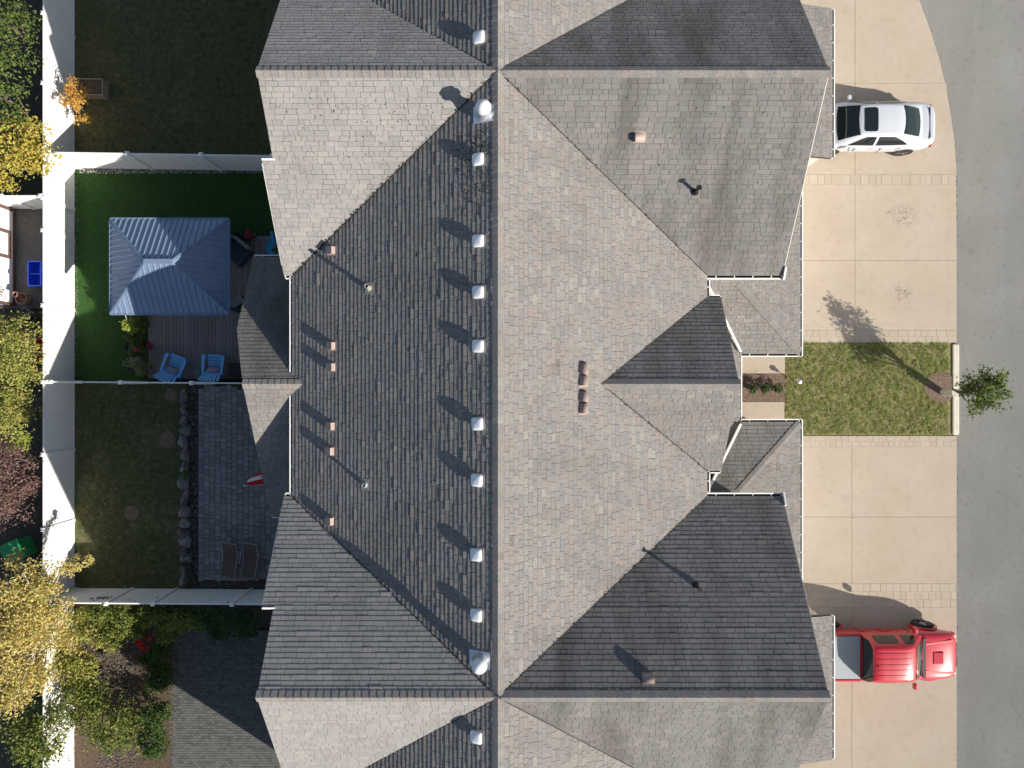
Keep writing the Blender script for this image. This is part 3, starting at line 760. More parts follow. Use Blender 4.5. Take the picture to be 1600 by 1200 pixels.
# aluminium box vents: x across the slope, y up the slope
def box_vent():
    b = MB(); b.box((0, 0, .012), (.37, .40, .012))
    f = b.mesh('flange', MATS['pipe_grey'])
    c = MB(); prof = []
    def ring(w, l, z, r): 
        out = []
        for sx, sy, a0 in ((1, 1, 0), (-1, 1, 90), (-1, -1, 180), (1, -1, 270)):
            for k in range(4):
                t = R(a0+30*k); out.append((sx*(w/2-r)+r*math.cos(t), sy*(l/2-r)+r*math.sin(t), z))
        return out
    rings = [ring(.24, .24, .0, .05), ring(.24, .24, .07, .05), ring(.33, .34, .06, .06), ring(.34, .35, .09, .07), ring(.30, .31, .125, .08), ring(.17, .18, .145, .07)]
    vs = [p for rr in rings for p in rr]; n = 16
    fs = [(i*n+k, i*n+(k+1) % n, (i+1)*n+(k+1) % n, (i+1)*n+k) for i in range(len(rings)-1) for k in range(n)]+[tuple(range((len(rings)-1)*n, len(rings)*n))]
    h = c.add(vs, fs).mesh('hood', MATS['vent_aluminium'], smooth=True)
    return f, h
vf, vh = box_vent()
def place(me, name, P, M, parent):
    o = bpy.data.objects.new(name, me); link(o, parent); o.matrix_basis = Matrix.Translation(P) @ M; return o
def part_pair(base, name, top, tname, P, M):
    o = place(base, name, P, M, house); c = bpy.data.objects.new(tname, top); link(c, o); return o
MW = frame(nW, (1, 0, 0)); ME = frame(nE, (-1, 0, 0)); MN = frame(nNs, (0, 1, 0)); MS_ = frame(nSn, (0, -1, 0))
for px, py in ((751, 250), (751, 377), (751, 457), (751, 541), (750, 662), (749, 750), (748, 866), (748, 960), (748, 1150), (752, 60)):
    part_pair(vf, 'box_vent', vh, 'vent_hood', ray_plane(px-2, py, pR, nW), MW @ Matrix.Rotation(random.uniform(-.05, .05), 4, 'Z'))
# brown slant-hood vents
hv = MB().add([(-.11, -.13, 0), (.11, -.13, 0), (.11, .13, 0), (-.11, .13, 0), (-.11, -.13, .13), (.11, -.13, .13), (.11, .10, .15), (-.11, .10, .15)],
    [(4, 5, 6, 7), (1, 2, 6, 5), (2, 3, 7, 6), (3, 0, 4, 7), (0, 1, 5, 4)]).mesh('hood', MATS['vent_brown'])
hb = MB().box((0, -.02, .010), (.30, .34, .012)).mesh('flange', MATS['vent_brown'])
def hood(px, py, P0, n, M): part_pair(hb, 'hood_vent', hv, 'vent_hood', ray_plane(px, py, P0, n), M)
for px, py in ((519, 392), (519, 541), (519, 574), (518, 666), (517, 705), (517, 814)): hood(px, py, pR, nW, MW)
# round-mouthed brown vents on the street side
dv = MB()
ar = [(-.13, 0)]+[(-.13*math.cos(R(a)), .02+.16*math.sin(R(a))) for a in range(0, 181, 20)]+[(.13, 0)]
n_ = len(ar); vs = [(.0+a, -.15, b) for a, b in ar]+[(a*.95, .13, b*.75) for a, b in ar]
dv = dv.add(vs, [(i, i+1, n_+i+1, n_+i) for i in range(n_-1)]+[tuple(range(n_, 2*n_))]).mesh('hood', MATS['vent_brown'], smooth=True)
Mrot = Matrix.Rotation(R(90), 4, 'Z')
for px, py in ((911, 575), (911, 594), (911, 619), (911, 637)): part_pair(hb, 'hood_vent', dv, 'vent_hood', ray_plane(px, py, pR, nE), ME @ Matrix.Rotation(R(-90), 4, 'Z'))
part_pair(hb, 'hood_vent', dv, 'vent_hood', ray_plane(1000, 214, (0, YR, zr), nNs), MN @ Matrix.Rotation(R(-90), 4, 'Z'))
# plumbing pipes
def pipe(px, py, P0, n, hgt, r, mname, flash=True):
    P = ray_plane(px, py, P0, n); a = MB().tube(P-Vector((0, 0, .1)), P+Vector((0, 0, hgt)), r, r, 14, False)
    a.tube(P+Vector((0, 0, hgt)), P+Vector((0, 0, hgt-.01)), r, r*.7, 14, False)
    o = a.build('vent_pipe', MATS[mname], house, smooth=True)
    MB().tube(P+Vector((0, 0, hgt-.05)), P+Vector((0, 0, hgt-.045)), r*.9, r*.9, 12).build('opening', MATS['dark_hole'], o)
    if flash:
        M = frame(n, (0, 1, 0) if abs(n.y) < .1 else (1, 0, 0))
        f = MB().box((0, 0, .012), (.30, .34, .012)); f.lathe([(.10, .012), (r+.01, .09)], (0, 0, 0), 14)
        f.v = [tuple(M.to_3x3() @ Vector(p)+P) for p in f.v]; f.build('flashing', MATS['pipe_grey'], o)
pipe(577, 450, pR, nW, .42, .055, 'pipe_grey'); pipe(571, 757, pR, nW, .24, .05, 'pipe_grey')
def black_vent(px, py, P0, n):
    P = ray_plane(px, py, P0, n)
    a = MB().tube(P-Vector((0, 0, .05)), P+Vector((0, 0, .44)), .05, .04, 12).tube(P, P+Vector((0, 0, .12)), .11, .055, 12)
    o = a.build('vent_pipe', MATS['black_plastic'], house)
    MB().tube(P+Vector((0, 0, .44)), P+Vector((0, 0, .48)), .075, .075, 12).build('cap', MATS['black_plastic'], o)
black_vent(1086, 300, (0, YR, zr), nNs); black_vent(1087, 914, (0, -YR, zr), nSn)
part_pair(hb, 'hood_vent', dv, 'vent_hood', ray_plane(1012, 1060, (0, -YR, zr), nSn), MS_ @ Matrix.Rotation(R(-90), 4, 'Z'))
def flue(px, py, up):
    P = ray_plane(px, py, pR, nW)
    f = MB().box((0, 0, .016), (.46, .62, .014)); f.v = [tuple(MW.to_3x3() @ Vector(p)+P) for p in f.v]
    o = f.build('flue', MATS['galvanised'], house)
    MB().lathe([(.22, -.16), (.20, .05), (.13, .24), (.12, .42)], P, 24).build('cone', MATS['galvanised'], o, smooth=True)
    MB().lathe([(.12, .40), (.20, .42), (.21, .46), (.17, .50), (.18, .56), (.05, .64)], P, 24).build('cap', MATS['vent_aluminium'], o, smooth=True)
flue(756, 178, 1); flue(750, 1030, -1)
# valley creases: dark bars added to draw the thin shade line of each
for s in (1, -1):
    for p, q in (((XW, s*ye[s], ze), (Xr, s*YR, zr)), ((XE, s*ye[s], ze), (Xr, s*YR, zr)), ((XE, s*yg, ze), (xg, 0, zg)), ((Xi, s*out_e[s], ze), (Xr, s*YR, zr)), ((XE, s*out_e[s], ze), (Xr, s*YR, zr))):
        MB().bar(Vector(p)+Vector((0, 0, .004)), Vector(q)+Vector((0, 0, .004)), .028, .03).build('valley_line', MATS['roof_felt'], house)
# leaf litter in the valleys and on the north-west roof
lm = MB()
def litter(mb, P, n, s):
    M = frame(n, (math.cos(random.uniform(0, 6.28)), math.sin(random.uniform(0, 6.28)), .01)).to_3x3()
    tilt = Matrix.Rotation(random.uniform(-.5, .5), 3, 'X')
    for_pts = [(-s, 0, 0), (0, -s*.45, .1*s), (s, 0, .25*s), (0, s*.45, .1*s)]
    mb.add([M @ (tilt @ Vector(p))+P+n*.018 for p in for_pts], [(0, 1, 2, 3)])
val = [((XW, yeN, ze), (Xr, YR, zr), nW, 330), ((XW, -yeS, ze), (Xr, -YR, zr), nW, 110), ((XE, yeN, ze), (Xr, YR, zr), nE, 55), ((XE, -yeS, ze), (Xr, -YR, zr), nSn, 190),
       ((XE, yg, ze), (xg, 0, zg), nE, 20), ((XE, -yg, ze), (xg, 0, zg), nE, 40)]
for a, b, n, cnt in val:
    a, b = Vector(a), Vector(b)
    for _ in range(cnt):
        t = random.random(); q = a.lerp(b, t); off = abs(random.gauss(0, .07))
        q = q+Vector((random.gauss(0, .03), random.gauss(0, .03), .02)); litter(lm, q, Vector((0, 0, 1)), random.uniform(.015, .045))
for _ in range(420):
    px = random.gauss(742, 18); py = random.triangular(190, 350, 230)
    if px > 766: continue
    if px < 700 + (py-190)*-.2: continue
    litter(lm, ray_plane(px, py, pR, nW), nW, random.uniform(.015, .04))
for _ in range(120):
    px = random.uniform(420, 720); py = random.uniform(152, 250); litter(lm, ray_plane(px, py, (0, YR, zr), nNs), nNs, random.uniform(.01, .03)) if py < 150+ (735-px)*.8 else None
for _ in range(70):
    litter(lm, ray_plane(random.uniform(940, 1250), random.uniform(152, 300), (0, YR, zr), nNs), nNs, random.uniform(.01, .03))
for _ in range(90):
    px = random.uniform(900, 1230); py = random.uniform(800, 1045)
    if py > 775+(1105-px)*1.05: litter(lm, ray_plane(px, py, (0, -YR, zr), nSn), nSn, random.uniform(.015, .04))
tag(lm.build('leaf_litter', MATS['roof_moss']), 'dark leaf litter and needles caught in the roof valleys', 'leaf litter', None, 'stuff')

# ------------------------------------------------------------------ fences
def fence(name, label, p0, p1, posts, h=1.8, cap_out=True):
    """vinyl privacy fence: panels of upright boards between rails, posts with caps; posts = distances along the run"""
    p0, p1 = Vector((*p0, 0)), Vector((*p1, 0)); d = (p1-p0); L = d.length; d /= L; s = Vector((-d.y, d.x, 0))
    root = thing(name, label, 'fence', p0)
    Mz = Matrix((d, s, Vector((0, 0, 1)))).transposed()
    ts = sorted(set([0.0]+[t for t in posts if 0 < t < L]+[L]))
    def B(mb, t0, t1, w, z0, z1): return mb.box(p0+d*((t0+t1)/2)+Vector((0, 0, (z0+z1)/2)), (t1-t0, w, z1-z0), M=Mz)
    for i, t in enumerate(ts):
        po = B(MB(), t-.06, t+.06, .12, -.14, h+.03).build('post', MATS['vinyl'], root)
        q = p0+d*t; z = h+.03
        MB().add([q+Mz@Vector((a*.075, b*.075, z)) for a, b in ((-1, -1), (1, -1), (1, 1), (-1, 1))]+[q+Mz@Vector((a*.075, b*.075, z+.025)) for a, b in ((-1, -1), (1, -1), (1, 1), (-1, 1))]+[q+Vector((0, 0, z+.07))],
            [(3, 2, 1, 0), (0, 1, 5, 4), (1, 2, 6, 5), (2, 3, 7, 6), (3, 0, 4, 7), (4, 5, 8), (5, 6, 8), (6, 7, 8), (7, 4, 8)]).build('post_cap', MATS['vinyl'], po)
    for a, b in zip(ts[:-1], ts[1:]):
        a2, b2 = a+.06, b-.06
        if b2-a2 < .1: continue
        m = MB(); n = max(1, round((b2-a2)/.175)); w = (b2-a2)/n
        for k in range(n): B(m, a2+k*w+.002, a2+(k+1)*w-.002, .026+.004*(k % 2), .02, h-.09)
        m.build('panel', MATS['vinyl'], root)
        B(MB(), a2, b2, .05, h-.09, h).build('rail', MATS['vinyl'], root)
        B(MB(), a2, b2, .05, -.03, .05).build('rail', MATS['vinyl'], root)
    return root
ps_y = [22, 19.3, 16.5, 13.8, 11.2, 8.62, 6.92, 5.72, 2.93, .08, -2.62, -5.42, -8.15, -10.9, -13.6, -16.4, -19, -22]
fence('privacy_fence', 'long white vinyl fence along the back of all gardens', (XF, 22), (XF, -22), [22-y for y in ps_y])
def posts_x(*xs): return [x-XF for x in xs]
fence('privacy_fence', 'white vinyl fence between dark upper lawn and green turf', (XF+.13, 8.62), (-6.9, 8.46), [.1, 3.0, 5.75, 8.4])
fence('privacy_fence', 'white vinyl fence behind the two blue chairs', (XF+.13, .08), (-8.9, .02), [.15, 2.75, 5.4, 8.0])
fence('privacy_fence', 'white vinyl fence between paver patio and the hedge', (XF+.13, -8.15), (-6.95, -8.22), [2.2, 3.95, 6.9])
fence('privacy_fence', 'short white fence beside the white shed, left of the long fence', (-26, 6.98), (XF-.1, 7.0), [2.4, 4.8, 7.0])

# ------------------------------------------------------------------ gazebo
gzb = thing('gazebo', 'blue grey metal hip roof gazebo standing on the deck', 'gazebo', (-12.49, 4.29, 0))
x0, x1, y0, y1 = gz; zE, zT = 2.32, 3.30; rx0, rx1, ry = -12.85, -11.95, 4.30
def gz_face(a, b, c, e, nrib, axis):
    """a,b eave corners, c (above b), e (above a) ridge ends; ribs run straight up the slope"""
    a, b, c, e = map(Vector, (a, b, c, e))
    n = (b-a).cross(c-b if (c-e).length < .01 or True else e-a).normalized()
    if n.z < 0: n = -n
    MB().solid([a, b, c, e] if (c-e).length > .01 else [a, b, c], -n*.03).build('roof_panel', MATS['gazebo_metal'], gzb)
    panel = gzb.children[-1]
    ed = (b-a).normalized(); L = (b-a).length; upd = n.cross(ed)
    if upd.z < 0: upd = -upd
    def height(t):
        # distance up the slope available at distance t along the eave
        ta = (e-a).dot(ed); ha = (e-a).dot(upd); tb = (c-a).dot(ed); hb_ = (c-a).dot(upd)
        if t < ta: return ha*t/ta
        if t > tb: return hb_*(L-t)/(L-tb)
        return ha
    for k in range(1, nrib):
        t = L*k/nrib; h = height(t)-.05
        if h < .12: continue
        p = a+ed*t; q = p+upd*h
        MB().add([p+ed*-.022+n*.001, p+ed*.022+n*.001, q+ed*.022+n*.001, q+ed*-.022+n*.001, p-ed*.012+n*.03, p+ed*.012+n*.03, q+ed*.012+n*.03, q-ed*.012+n*.03],
            [(4, 5, 6, 7), (0, 1, 5, 4), (1, 2, 6, 5), (2, 3, 7, 6), (3, 0, 4, 7)]).build('rib', MATS['gazebo_metal'], panel)
def gzp(name): return [c for c in gzb.children if c.name.startswith(name)]
A, B_, C_, D_ = (x0, y0, zE), (x1, y0, zE), (x1, y1, zE), (x0, y1, zE); E_, F_ = (rx0, ry, zT), (rx1, ry, zT)
gz_face(A, B_, F_, E_, 21, 0); gz_face(C_, D_, E_, F_, 21, 0); gz_face(B_, C_, F_, F_, 17, 1); gz_face(D_, A, E_, E_, 17, 1)
for p, q in ((A, E_), (B_, F_), (C_, F_), (D_, E_)): MB().bar(Vector(p)+Vector((0, 0, .03)), Vector(q)+Vector((0, 0, .03)), .07, .03).build('hip_cap', MATS['gazebo_metal'], gzb)
MB().bar(Vector(E_)+Vector((-.06, 0, .035)), Vector(F_)+Vector((.06, 0, .035)), .16, .035).build('ridge_cap', MATS['gazebo_metal'], gzb)
for p, q in ((A, B_), (B_, C_), (C_, D_), (D_, A)):
    MB().bar(Vector(p)-Vector((0, 0, .03)), Vector(q)-Vector((0, 0, .03)), .07, .11).build('fascia', MATS['gazebo_metal'], gzb)
for a, b in ((x0+.3, y0+.3), (x1-.3, y0+.3), (x1-.3, y1-.3), (x0+.3, y1-.3)):
    MB().bx(a-.06, a+.06, b-.06, b+.06, .18, 2.32).build('post', MATS['gazebo_dark'], gzb)

# ------------------------------------------------------------------ vehicles (local: x forward, y left, z up)
def lerp(a, b, t): return a+(b-a)*t
def cr(p0, p1, p2, p3, t): return .5*((2*p1)+(-p0+p2)*t+(2*p0-5*p1+4*p2-p3)*t*t+(-p0+3*p1-3*p2+p3)*t**3)
class Cabin:
    """greenhouse surface: stations (x, z_top, half_top, z_base, half_base); u in 0..1 along, v in -1..1 across"""
    def __init__(s, st, shoulder=.62, crown=.03): s.st = st; s.k = shoulder; s.c = crown
    def P(s, u, v):
        n = len(s.st)-1; q = min(max(u, 0), 1)*n; i = min(int(q), n-1); t = q-i
        g = lambda j: s.st[min(max(j, 0), n)]
        x, zt, wt, zb, wb = [lerp(g(i)[m], g(i+1)[m], t) if m == 0 else cr(g(i-1)[m], g(i)[m], g(i+1)[m], g(i+2)[m], t) for m in range(5)]
        a = abs(v); sg = 1 if v >= 0 else -1
        if a <= s.k:
            r = a/s.k; return Vector((x, sg*wt*r, zt-s.c*r*r))
        r = (a-s.k)/(1-s.k); bul = .035*math.sin(math.pi*r)
        return Vector((x, sg*(lerp(wt, wb, r)+bul), lerp(zt-s.c, zb, r)))
    def grid(s, u0, u1, v0, v1, nu, nv, off=0.0, corner=0.0, fu=None):
        mb = MB(); vs = []
        for i in range(nu+1):
            for j in range(nv+1):
                a, b = i/nu, j/nv
                if corner:   # round the corners
                    ca = max(0, abs(a-.5)*2-(1-corner))/corner; cb = max(0, abs(b-.5)*2-(1-corner))/corner
                    if ca > 0 and cb > 0:
                        m = math.hypot(ca, cb); mx = max(ca, cb)
                        if m > 1e-6:
                            f = mx/m; a = .5+math.copysign((1-corner+ca*f*corner)/2, a-.5); b = .5+math.copysign((1-corner+cb*f*corner)/2, b-.5)
                uu = lerp(u0, u1, a); vv = lerp(v0, v1, b)
                if fu: uu, vv = fu(uu, vv, a, b)
                p = s.P(uu, vv)
                if off:
                    e = .004; du = s.P(uu+e, vv)-s.P(uu-e, vv); dv_ = s.P(uu, vv+e)-s.P(uu, vv-e); nn = du.cross(dv_)
                    if nn.length > 1e-9:
                        nn.normalize(); 
                        if nn.dot(Vector((0, p.y, .6))) < 0: nn = -nn
                        p = p+nn*off
                vs.append(p)
        w = nv+1
        mb.add(vs, [(i*w+j, i*w+j+1, (i+1)*w+j+1, (i+1)*w+j) for i in range(nu) for j in range(nv)])
        return mb
def car_body(st):
    """st: (x, half_width, z_top_centre, z_shoulder, z_bottom)"""
    mb = MB(); vs = []
    for x, w, zc, zsd, zb in st:
        half = [(0, zc), (w*.5, zc-.004), (w*.80, lerp(zc, zsd, .35)), (w*.94, zsd), (w, lerp(zsd, zb, .3)), (w*.995, lerp(zsd, zb, .62)), (w*.95, zb)]
        ring = [(x, y, z) for y, z in half]+[(x, -y, z) for y, z in reversed(half[1:])]
        vs += ring
    n = 13; m = len(st)
    fs = [(i*n+k, i*n+(k+1) % n, (i+1)*n+(k+1) % n, (i+1)*n+k) for i in range(m-1) for k in range(n)]
    fs += [tuple(range(n)), tuple(reversed(range((m-1)*n, m*n)))]
    return mb.add(vs, fs)
def wheel(root, x, y, r, w, side):
    o = MB(); n = 28; prof = [(r*.62, -w/2), (r*.95, -w/2), (r, -w*.36), (r, w*.36), (r*.95, w/2), (r*.62, w/2)]
    def ringy(prof):
        vs = []; 
        for rr, yy in prof:
            for k in range(n): t = 2*math.pi*k/n; vs.append((x+rr*math.cos(t), y+yy, r+rr*math.sin(t)))
        return vs
    t = MB().add(ringy(prof), [(i*n+k, (i+1)*n+k, (i+1)*n+(k+1) % n, i*n+(k+1) % n) for i in range(len(prof)-1) for k in range(n)])
    wo = t.build('wheel', MATS['tyre'], root, local=True, smooth=True)
    rm = MB().tube((x, y-side*w*.1, r), (x, y+side*w*.30, r), r*.30, r*.2, 16)
    for k in range(5):
        a = k*2*math.pi/5; rm.bar((x, y+side*w*.36, r), (x+r*.64*math.cos(a), y+side*w*.38, r+r*.64*math.sin(a)), .07, .03)
    rm.add(ringy([(r*.60, w/2*side*.98), (r*.66, w/2*side*1.0)]), [(k, n+k, n+(k+1) % n, (k+1) % n) for k in range(n)])
    rm.build('rim', MATS['rim'], wo, local=True)

def sedan():
    root = thing('car', 'white sedan with black sunroof parked under the upper garage eave', 'car', (13.94, 10.0, 0), math.pi)
    st = [(2.42, .52, .52, .48, .30), (2.34, .70, .64, .58, .24), (2.10, .84, .76, .68, .20), (1.5, .905, .88, .80, .19), (.95, .92, .97, .90, .19), (.3, .93, .98, .93, .19), (-.8, .93, .99, .95, .19),
          (-1.4, .925, 1.02, .95, .20), (-1.95, .89, 1.03, .93, .24), (-2.22, .80, 1.02, .88, .28), (-2.36, .70, .93, .78, .32), (-2.41, .58, .70, .62, .40)]
    body = car_body(st).build('body', MATS['car_white'], root, local=True, smooth=True, sub=2)
    cab = Cabin([(1.52, .93, .66, .90, .80), (1.12, 1.17, .60, .92, .84), (.72, 1.365, .555, .93, .86), (.30, 1.42, .565, .94, .87), (-.30, 1.43, .57, .95, .87), (-.92, 1.39, .56, .96, .855), (-1.42, 1.20, .555, .97, .82), (-1.80, 1.035, .56, .98, .74)])
    cab.grid(0, 1, -1, 1, 42, 30).build('roof', MATS['car_white'], root, local=True, smooth=True)
    cur = lambda s, k: (lambda u, v, a, b: (u+s*k*(v*v), v))
    cab.grid(.015, .262, -.625, .625, 10, 14, .008, 0, cur(1, .06)).build('windshield', MATS['car_glass'], root, local=True, smooth=True)
    cab.grid(.725, .955, -.61, .61, 10, 14, .008, .12, cur(-1, .06)).build('rear_window', MATS['car_glass_green'], root, local=True, smooth=True)
    cab.grid(.325, .475, -.50, .50, 8, 12, .010, .22).build('sunroof', MATS['car_glass'], root, local=True, smooth=True)
    for s in (1, -1):
        def sidew(u0, u1, front):
            def fu(uu, vv, a, b):
                # upper edge follows the arc of the roof
                return uu, vv
            lo, hi = .685, .955
            def fu2(uu, vv, a, b):
                k = (vv-s*lo)/(s*(hi-lo)); roofline = 1.0
                x = uu
                if front: f = min(1, (x-.16)/.22)
                else: f = min(1, (.80-x)/.16)
                top = lo+(hi-lo)*(1-max(0, min(1, f))**.7)
                return uu, s*lerp(top, hi, k)
            g = cab.grid(u0, u1, s*lo, s*hi, 10, 5, .010, 0, fu2)
            return g.build('side_window', MATS['car_glass'], root, local=True, smooth=True)
        sidew(.17, .475, True); sidew(.50, .79, False)
        m = MB().box((.98, s*1.0, .96), (.13, .20, .12)); m.build('mirror', MATS['car_white'], root, local=True, bevel=.035)
        for hx in (.05, -.95): MB().box((hx, s*.935, .80), (.17, .03, .035)).build('door_handle', MATS['car_white'], root, local=True, bevel=.01)
        MB().box((-2.24, s*.74, .74), (.12, .16, .10), rz=-s*.5).build('tail_light', MATS['lamp_red'], root, local=True, bevel=.03)
        MB().box((2.18, s*.70, .60), (.24, .26, .12), rz=s*.4).build('headlight', MATS['lamp_clear'], root, local=True, bevel=.03)
        wheel(root, 1.42, s*.81, .33, .22, s); wheel(root, -1.38, s*.82, .33, .22, s)
        MB().tube((-1.38, s*.90, .36), (-1.38, s*.931, .36), .38, .37, 24).build('wheel_arch', MATS['black_plastic'], root, local=True)
    for s in (1, -1):
        for xx in (.70, -.30, -1.02): MB().bx(xx-.005, xx+.005, s*.918, s*.936, .40, .90).build('door_gap', MATS['black_plastic'], root, local=True)
    MB().box((-2.16, 0, 1.022), (.13, 1.15, .018)).build('boot_spoiler', MATS['car_white'], root, local=True, bevel=.008)
    for sx in (-2.06,): MB().box((sx, 0, 1.019), (.012, 1.25, .02)).build('boot_seam', MATS['black_plastic'], root, local=True)
sedan()
def pickup():
    root = thing('pickup_truck', 'red crew cab pickup truck with grey bed cover, nose towards the road', 'truck', (14.42, -10.42, 0))
    st = [(2.68, .62, .86, .78, .46), (2.62, .78, 1.02, .94, .42), (2.42, .88, 1.14, 1.06, .40), (1.9, .93, 1.22, 1.14, .42), (1.2, .945, 1.25, 1.17, .44), (.6, .945, 1.22, 1.16, .44), (-.4, .945, 1.20, 1.16, .44), (-1.2, .945, 1.18, 1.15, .44), (-2.5, .945, 1.17, 1.14, .46), (-3.0, .93, 1.16, 1.13, .5), (-3.06, .88, 1.06, 1.04, .56)]
    car_body(st).build('body', MATS['car_red'], root, local=True, smooth=True, sub=2)
    cab = Cabin([(1.20, 1.21, .76, 1.16, .84), (.92, 1.48, .70, 1.16, .88), (.62, 1.79, .645, 1.16, .90), (.30, 1.91, .63, 1.16, .91), (-.40, 1.95, .635, 1.16, .91), (-1.0, 1.91, .62, 1.15, .90), (-1.06, 1.60, .64, 1.15, .89), (-1.10, 1.18, .70, 1.14, .88)], crown=.035)
    cab.grid(0, 1, -1, 1, 40, 30).build('cab', MATS['car_red'], root, local=True, smooth=True)
    cab.grid(.04, .265, -.585, .585, 10, 14, .008, 0, lambda u, v, a, b: (u+.045*v*v, v)).build('windshield', MATS['car_glass_green'], root, local=True, smooth=True)
    cab.grid(.735, .965, -.80, .80, 6, 14, .012, .08).build('rear_window', MATS['car_glass'], root, local=True, smooth=True)  # glass widened so its dark tone covers the cab's shaded back
    for s in (1, -1):
        def fu(front):
            def f2(uu, vv, a, b):
                k = b; lo, hi = .70, .95; f = min(1, max(0, (uu-.165)/.09)) if front else 1
                return uu, s*lerp(lo+(hi-lo)*(1-f**.8), hi, k)
            return f2
        cab.grid(.18, .435, s*.70, s*.95, 10, 5, .010, 0, fu(True)).build('side_window', MATS['car_glass_green'], root, local=True, smooth=True)
        cab.grid(.475, .665, s*.72, s*.94, 8, 5, .010, .3).build('side_window', MATS['car_glass_green'], root, local=True, smooth=True)
        MB().box((.88, s*1.06, 1.27), (.13, .22, .19)).build('mirror', MATS['car_red'], root, local=True, bevel=.04)
        for hx in (.0, -.95): MB().box((hx, s*.95, .96), (.18, .03, .04)).build('door_handle', MATS['car_red'], root, local=True, bevel=.01)
        wheel(root, 1.66, s*.93, .39, .27, s); wheel(root, -2.02, s*.93, .39, .27, s)
        for wx in (1.66, -2.02):
            m = MB(); n = 14; vs = []
            for k in range(n+1):
                a = R(-8+196*k/n)
                for rr, yy in ((.46, .90), (.52, .90), (.50, 1.015), (.45, 1.0)): vs.append((wx+rr*math.cos(a), s*yy, .39+rr*math.sin(a)))
            m.add(vs, [(i*4+j, i*4+(j+1) % 4, (i+1)*4+(j+1) % 4, (i+1)*4+j) for i in range(n) for j in range(4)]).build('fender_flare', MATS['car_red'], root, local=True, smooth=True)
        MB().box((2.52, s*.64, .86), (.22, .28, .14), rz=-s*.35).build('headlight', MATS['lamp_clear'], root, local=True, bevel=.04)
        MB().bar((-1.14, s*.87, 1.195), (-3.0, s*.87, 1.185), .07, .06).build('bed_rail', MATS['car_red'], root, local=True, bevel=.012)
        MB().bar((1.3, s*.52, 1.235), (2.40, s*.62, 1.145), .10, .03).build('hood_crease', MATS['car_red'], root, local=True, bevel=.012)
    MB().bx(-2.98, -1.16, -.81, .81, 1.14, 1.215).build('bed_cover', MATS['bed_cover'], root, local=True, bevel=.02)
    MB().add([(1.52, -.26, 1.20), (2.02, -.24, 1.17), (2.02, .24, 1.17), (1.52, .26, 1.20), (1.62, -.22, 1.252), (1.98, -.21, 1.268), (1.98, .21, 1.268), (1.62, .22, 1.252)],
        [(4, 5, 6, 7), (0, 1, 5, 4), (1, 2, 6, 5), (2, 3, 7, 6), (3, 0, 4, 7)]).build('hood_scoop', MATS['car_red'], root, local=True, bevel=.02)
    for vv in (-.40, -.20, .0, .20, .40):
        g = cab.grid(.36, .68, vv-.028, vv+.028, 12, 4, .014, .3); g.f += []
        g.build('roof_rib', MATS['car_red'], root, local=True, smooth=True)
        for e in (-.036, .036): cab.grid(.37, .67, vv+e-.006, vv+e+.006, 12, 1, .004).build('roof_groove', MATS['groove_red'], root, local=True)
    for s in (1, -1):
        for xx in (.78, -.28, -1.12): MB().bx(xx-.006, xx+.006, s*.936, s*.950, .62, 1.10).build('door_gap', MATS['black_plastic'], root, local=True)
    MB().bx(1.292, 1.31, -.80, .80, 1.215, 1.243).build('hood_gap', MATS['groove_red'], root, local=True)
    for yy in (-.3, .35): MB().bar((1.16, yy+.25, 1.25), (1.09, yy-.3, 1.31), .02, .02).build('wiper', MATS['black_plastic'], root, local=True)
    MB().bx(1.19, 1.29, -.74, .74, 1.20, 1.243).build('cowl', MATS['black_plastic'], root, local=True, bevel=.01)
    MB().bx(2.55, 2.74, -.80, .80, .52, .78).build('bumper', MATS['car_red'], root, local=True, bevel=.06)
    MB().bx(2.55, 2.70, -.46, .46, .80, .93).build('grille', MATS['black_plastic'], root, local=True, bevel=.02)
    MB().tube((-.80, -.05, 1.92), (-.92, -.05, 1.98), .03, .012, 8).build('roof_antenna', MATS['black_plastic'], root, local=True)
pickup()

# ------------------------------------------------------------------ plants
def leaves(mb, blobs, n, size, clumps=40, fill=.5, up=.5, aspect=.55):
    """blobs: (x,y,z,rx,ry,rz); leaves gathered in clumps on and inside the blob shells"""
    vol = [b[3]*b[4]*b[5] for b in blobs]; tot = sum(vol)
    cs = []
    for b, v in zip(blobs, vol):
        for _ in range(max(3, int(clumps*v/tot))):
            while True:
                d = Vector((random.gauss(0, 1), random.gauss(0, 1), random.gauss(.15, 1)))
                if d.length > .05: break
            d.normalize(); r = random.uniform(fill, 1.0)
            cs.append((Vector((b[0]+d.x*b[3]*r, b[1]+d.y*b[4]*r, max(.05, b[2]+d.z*b[5]*r))), (b[3]*b[4]*b[5])**(1/3)*random.uniform(.14, .30), d))
    for _ in range(n):
        c, cr_, d = random.choice(cs)
        p = c+Vector((random.gauss(0, cr_), random.gauss(0, cr_), random.gauss(0, cr_*.7)))
        if p.z < .03: p.z = random.uniform(.03, .15)
        nn = (Vector((random.gauss(0, 1), random.gauss(0, 1), random.gauss(0, 1)))+d*.5+Vector((0, 0, up*1.6))).normalized()
        a = nn.cross(Vector((random.gauss(0, 1), random.gauss(0, 1), random.gauss(0, .4)))).normalized(); b2 = nn.cross(a)
        s = size*random.uniform(.45, 1.5); w = s*aspect
        mb.add([p-a*s*.5, p+b2*w*.5+nn*s*.08, p+a*s*.5-nn*s*.06, p-b2*w*.5+nn*s*.08], [(0, 1, 2, 3)])
    return cs
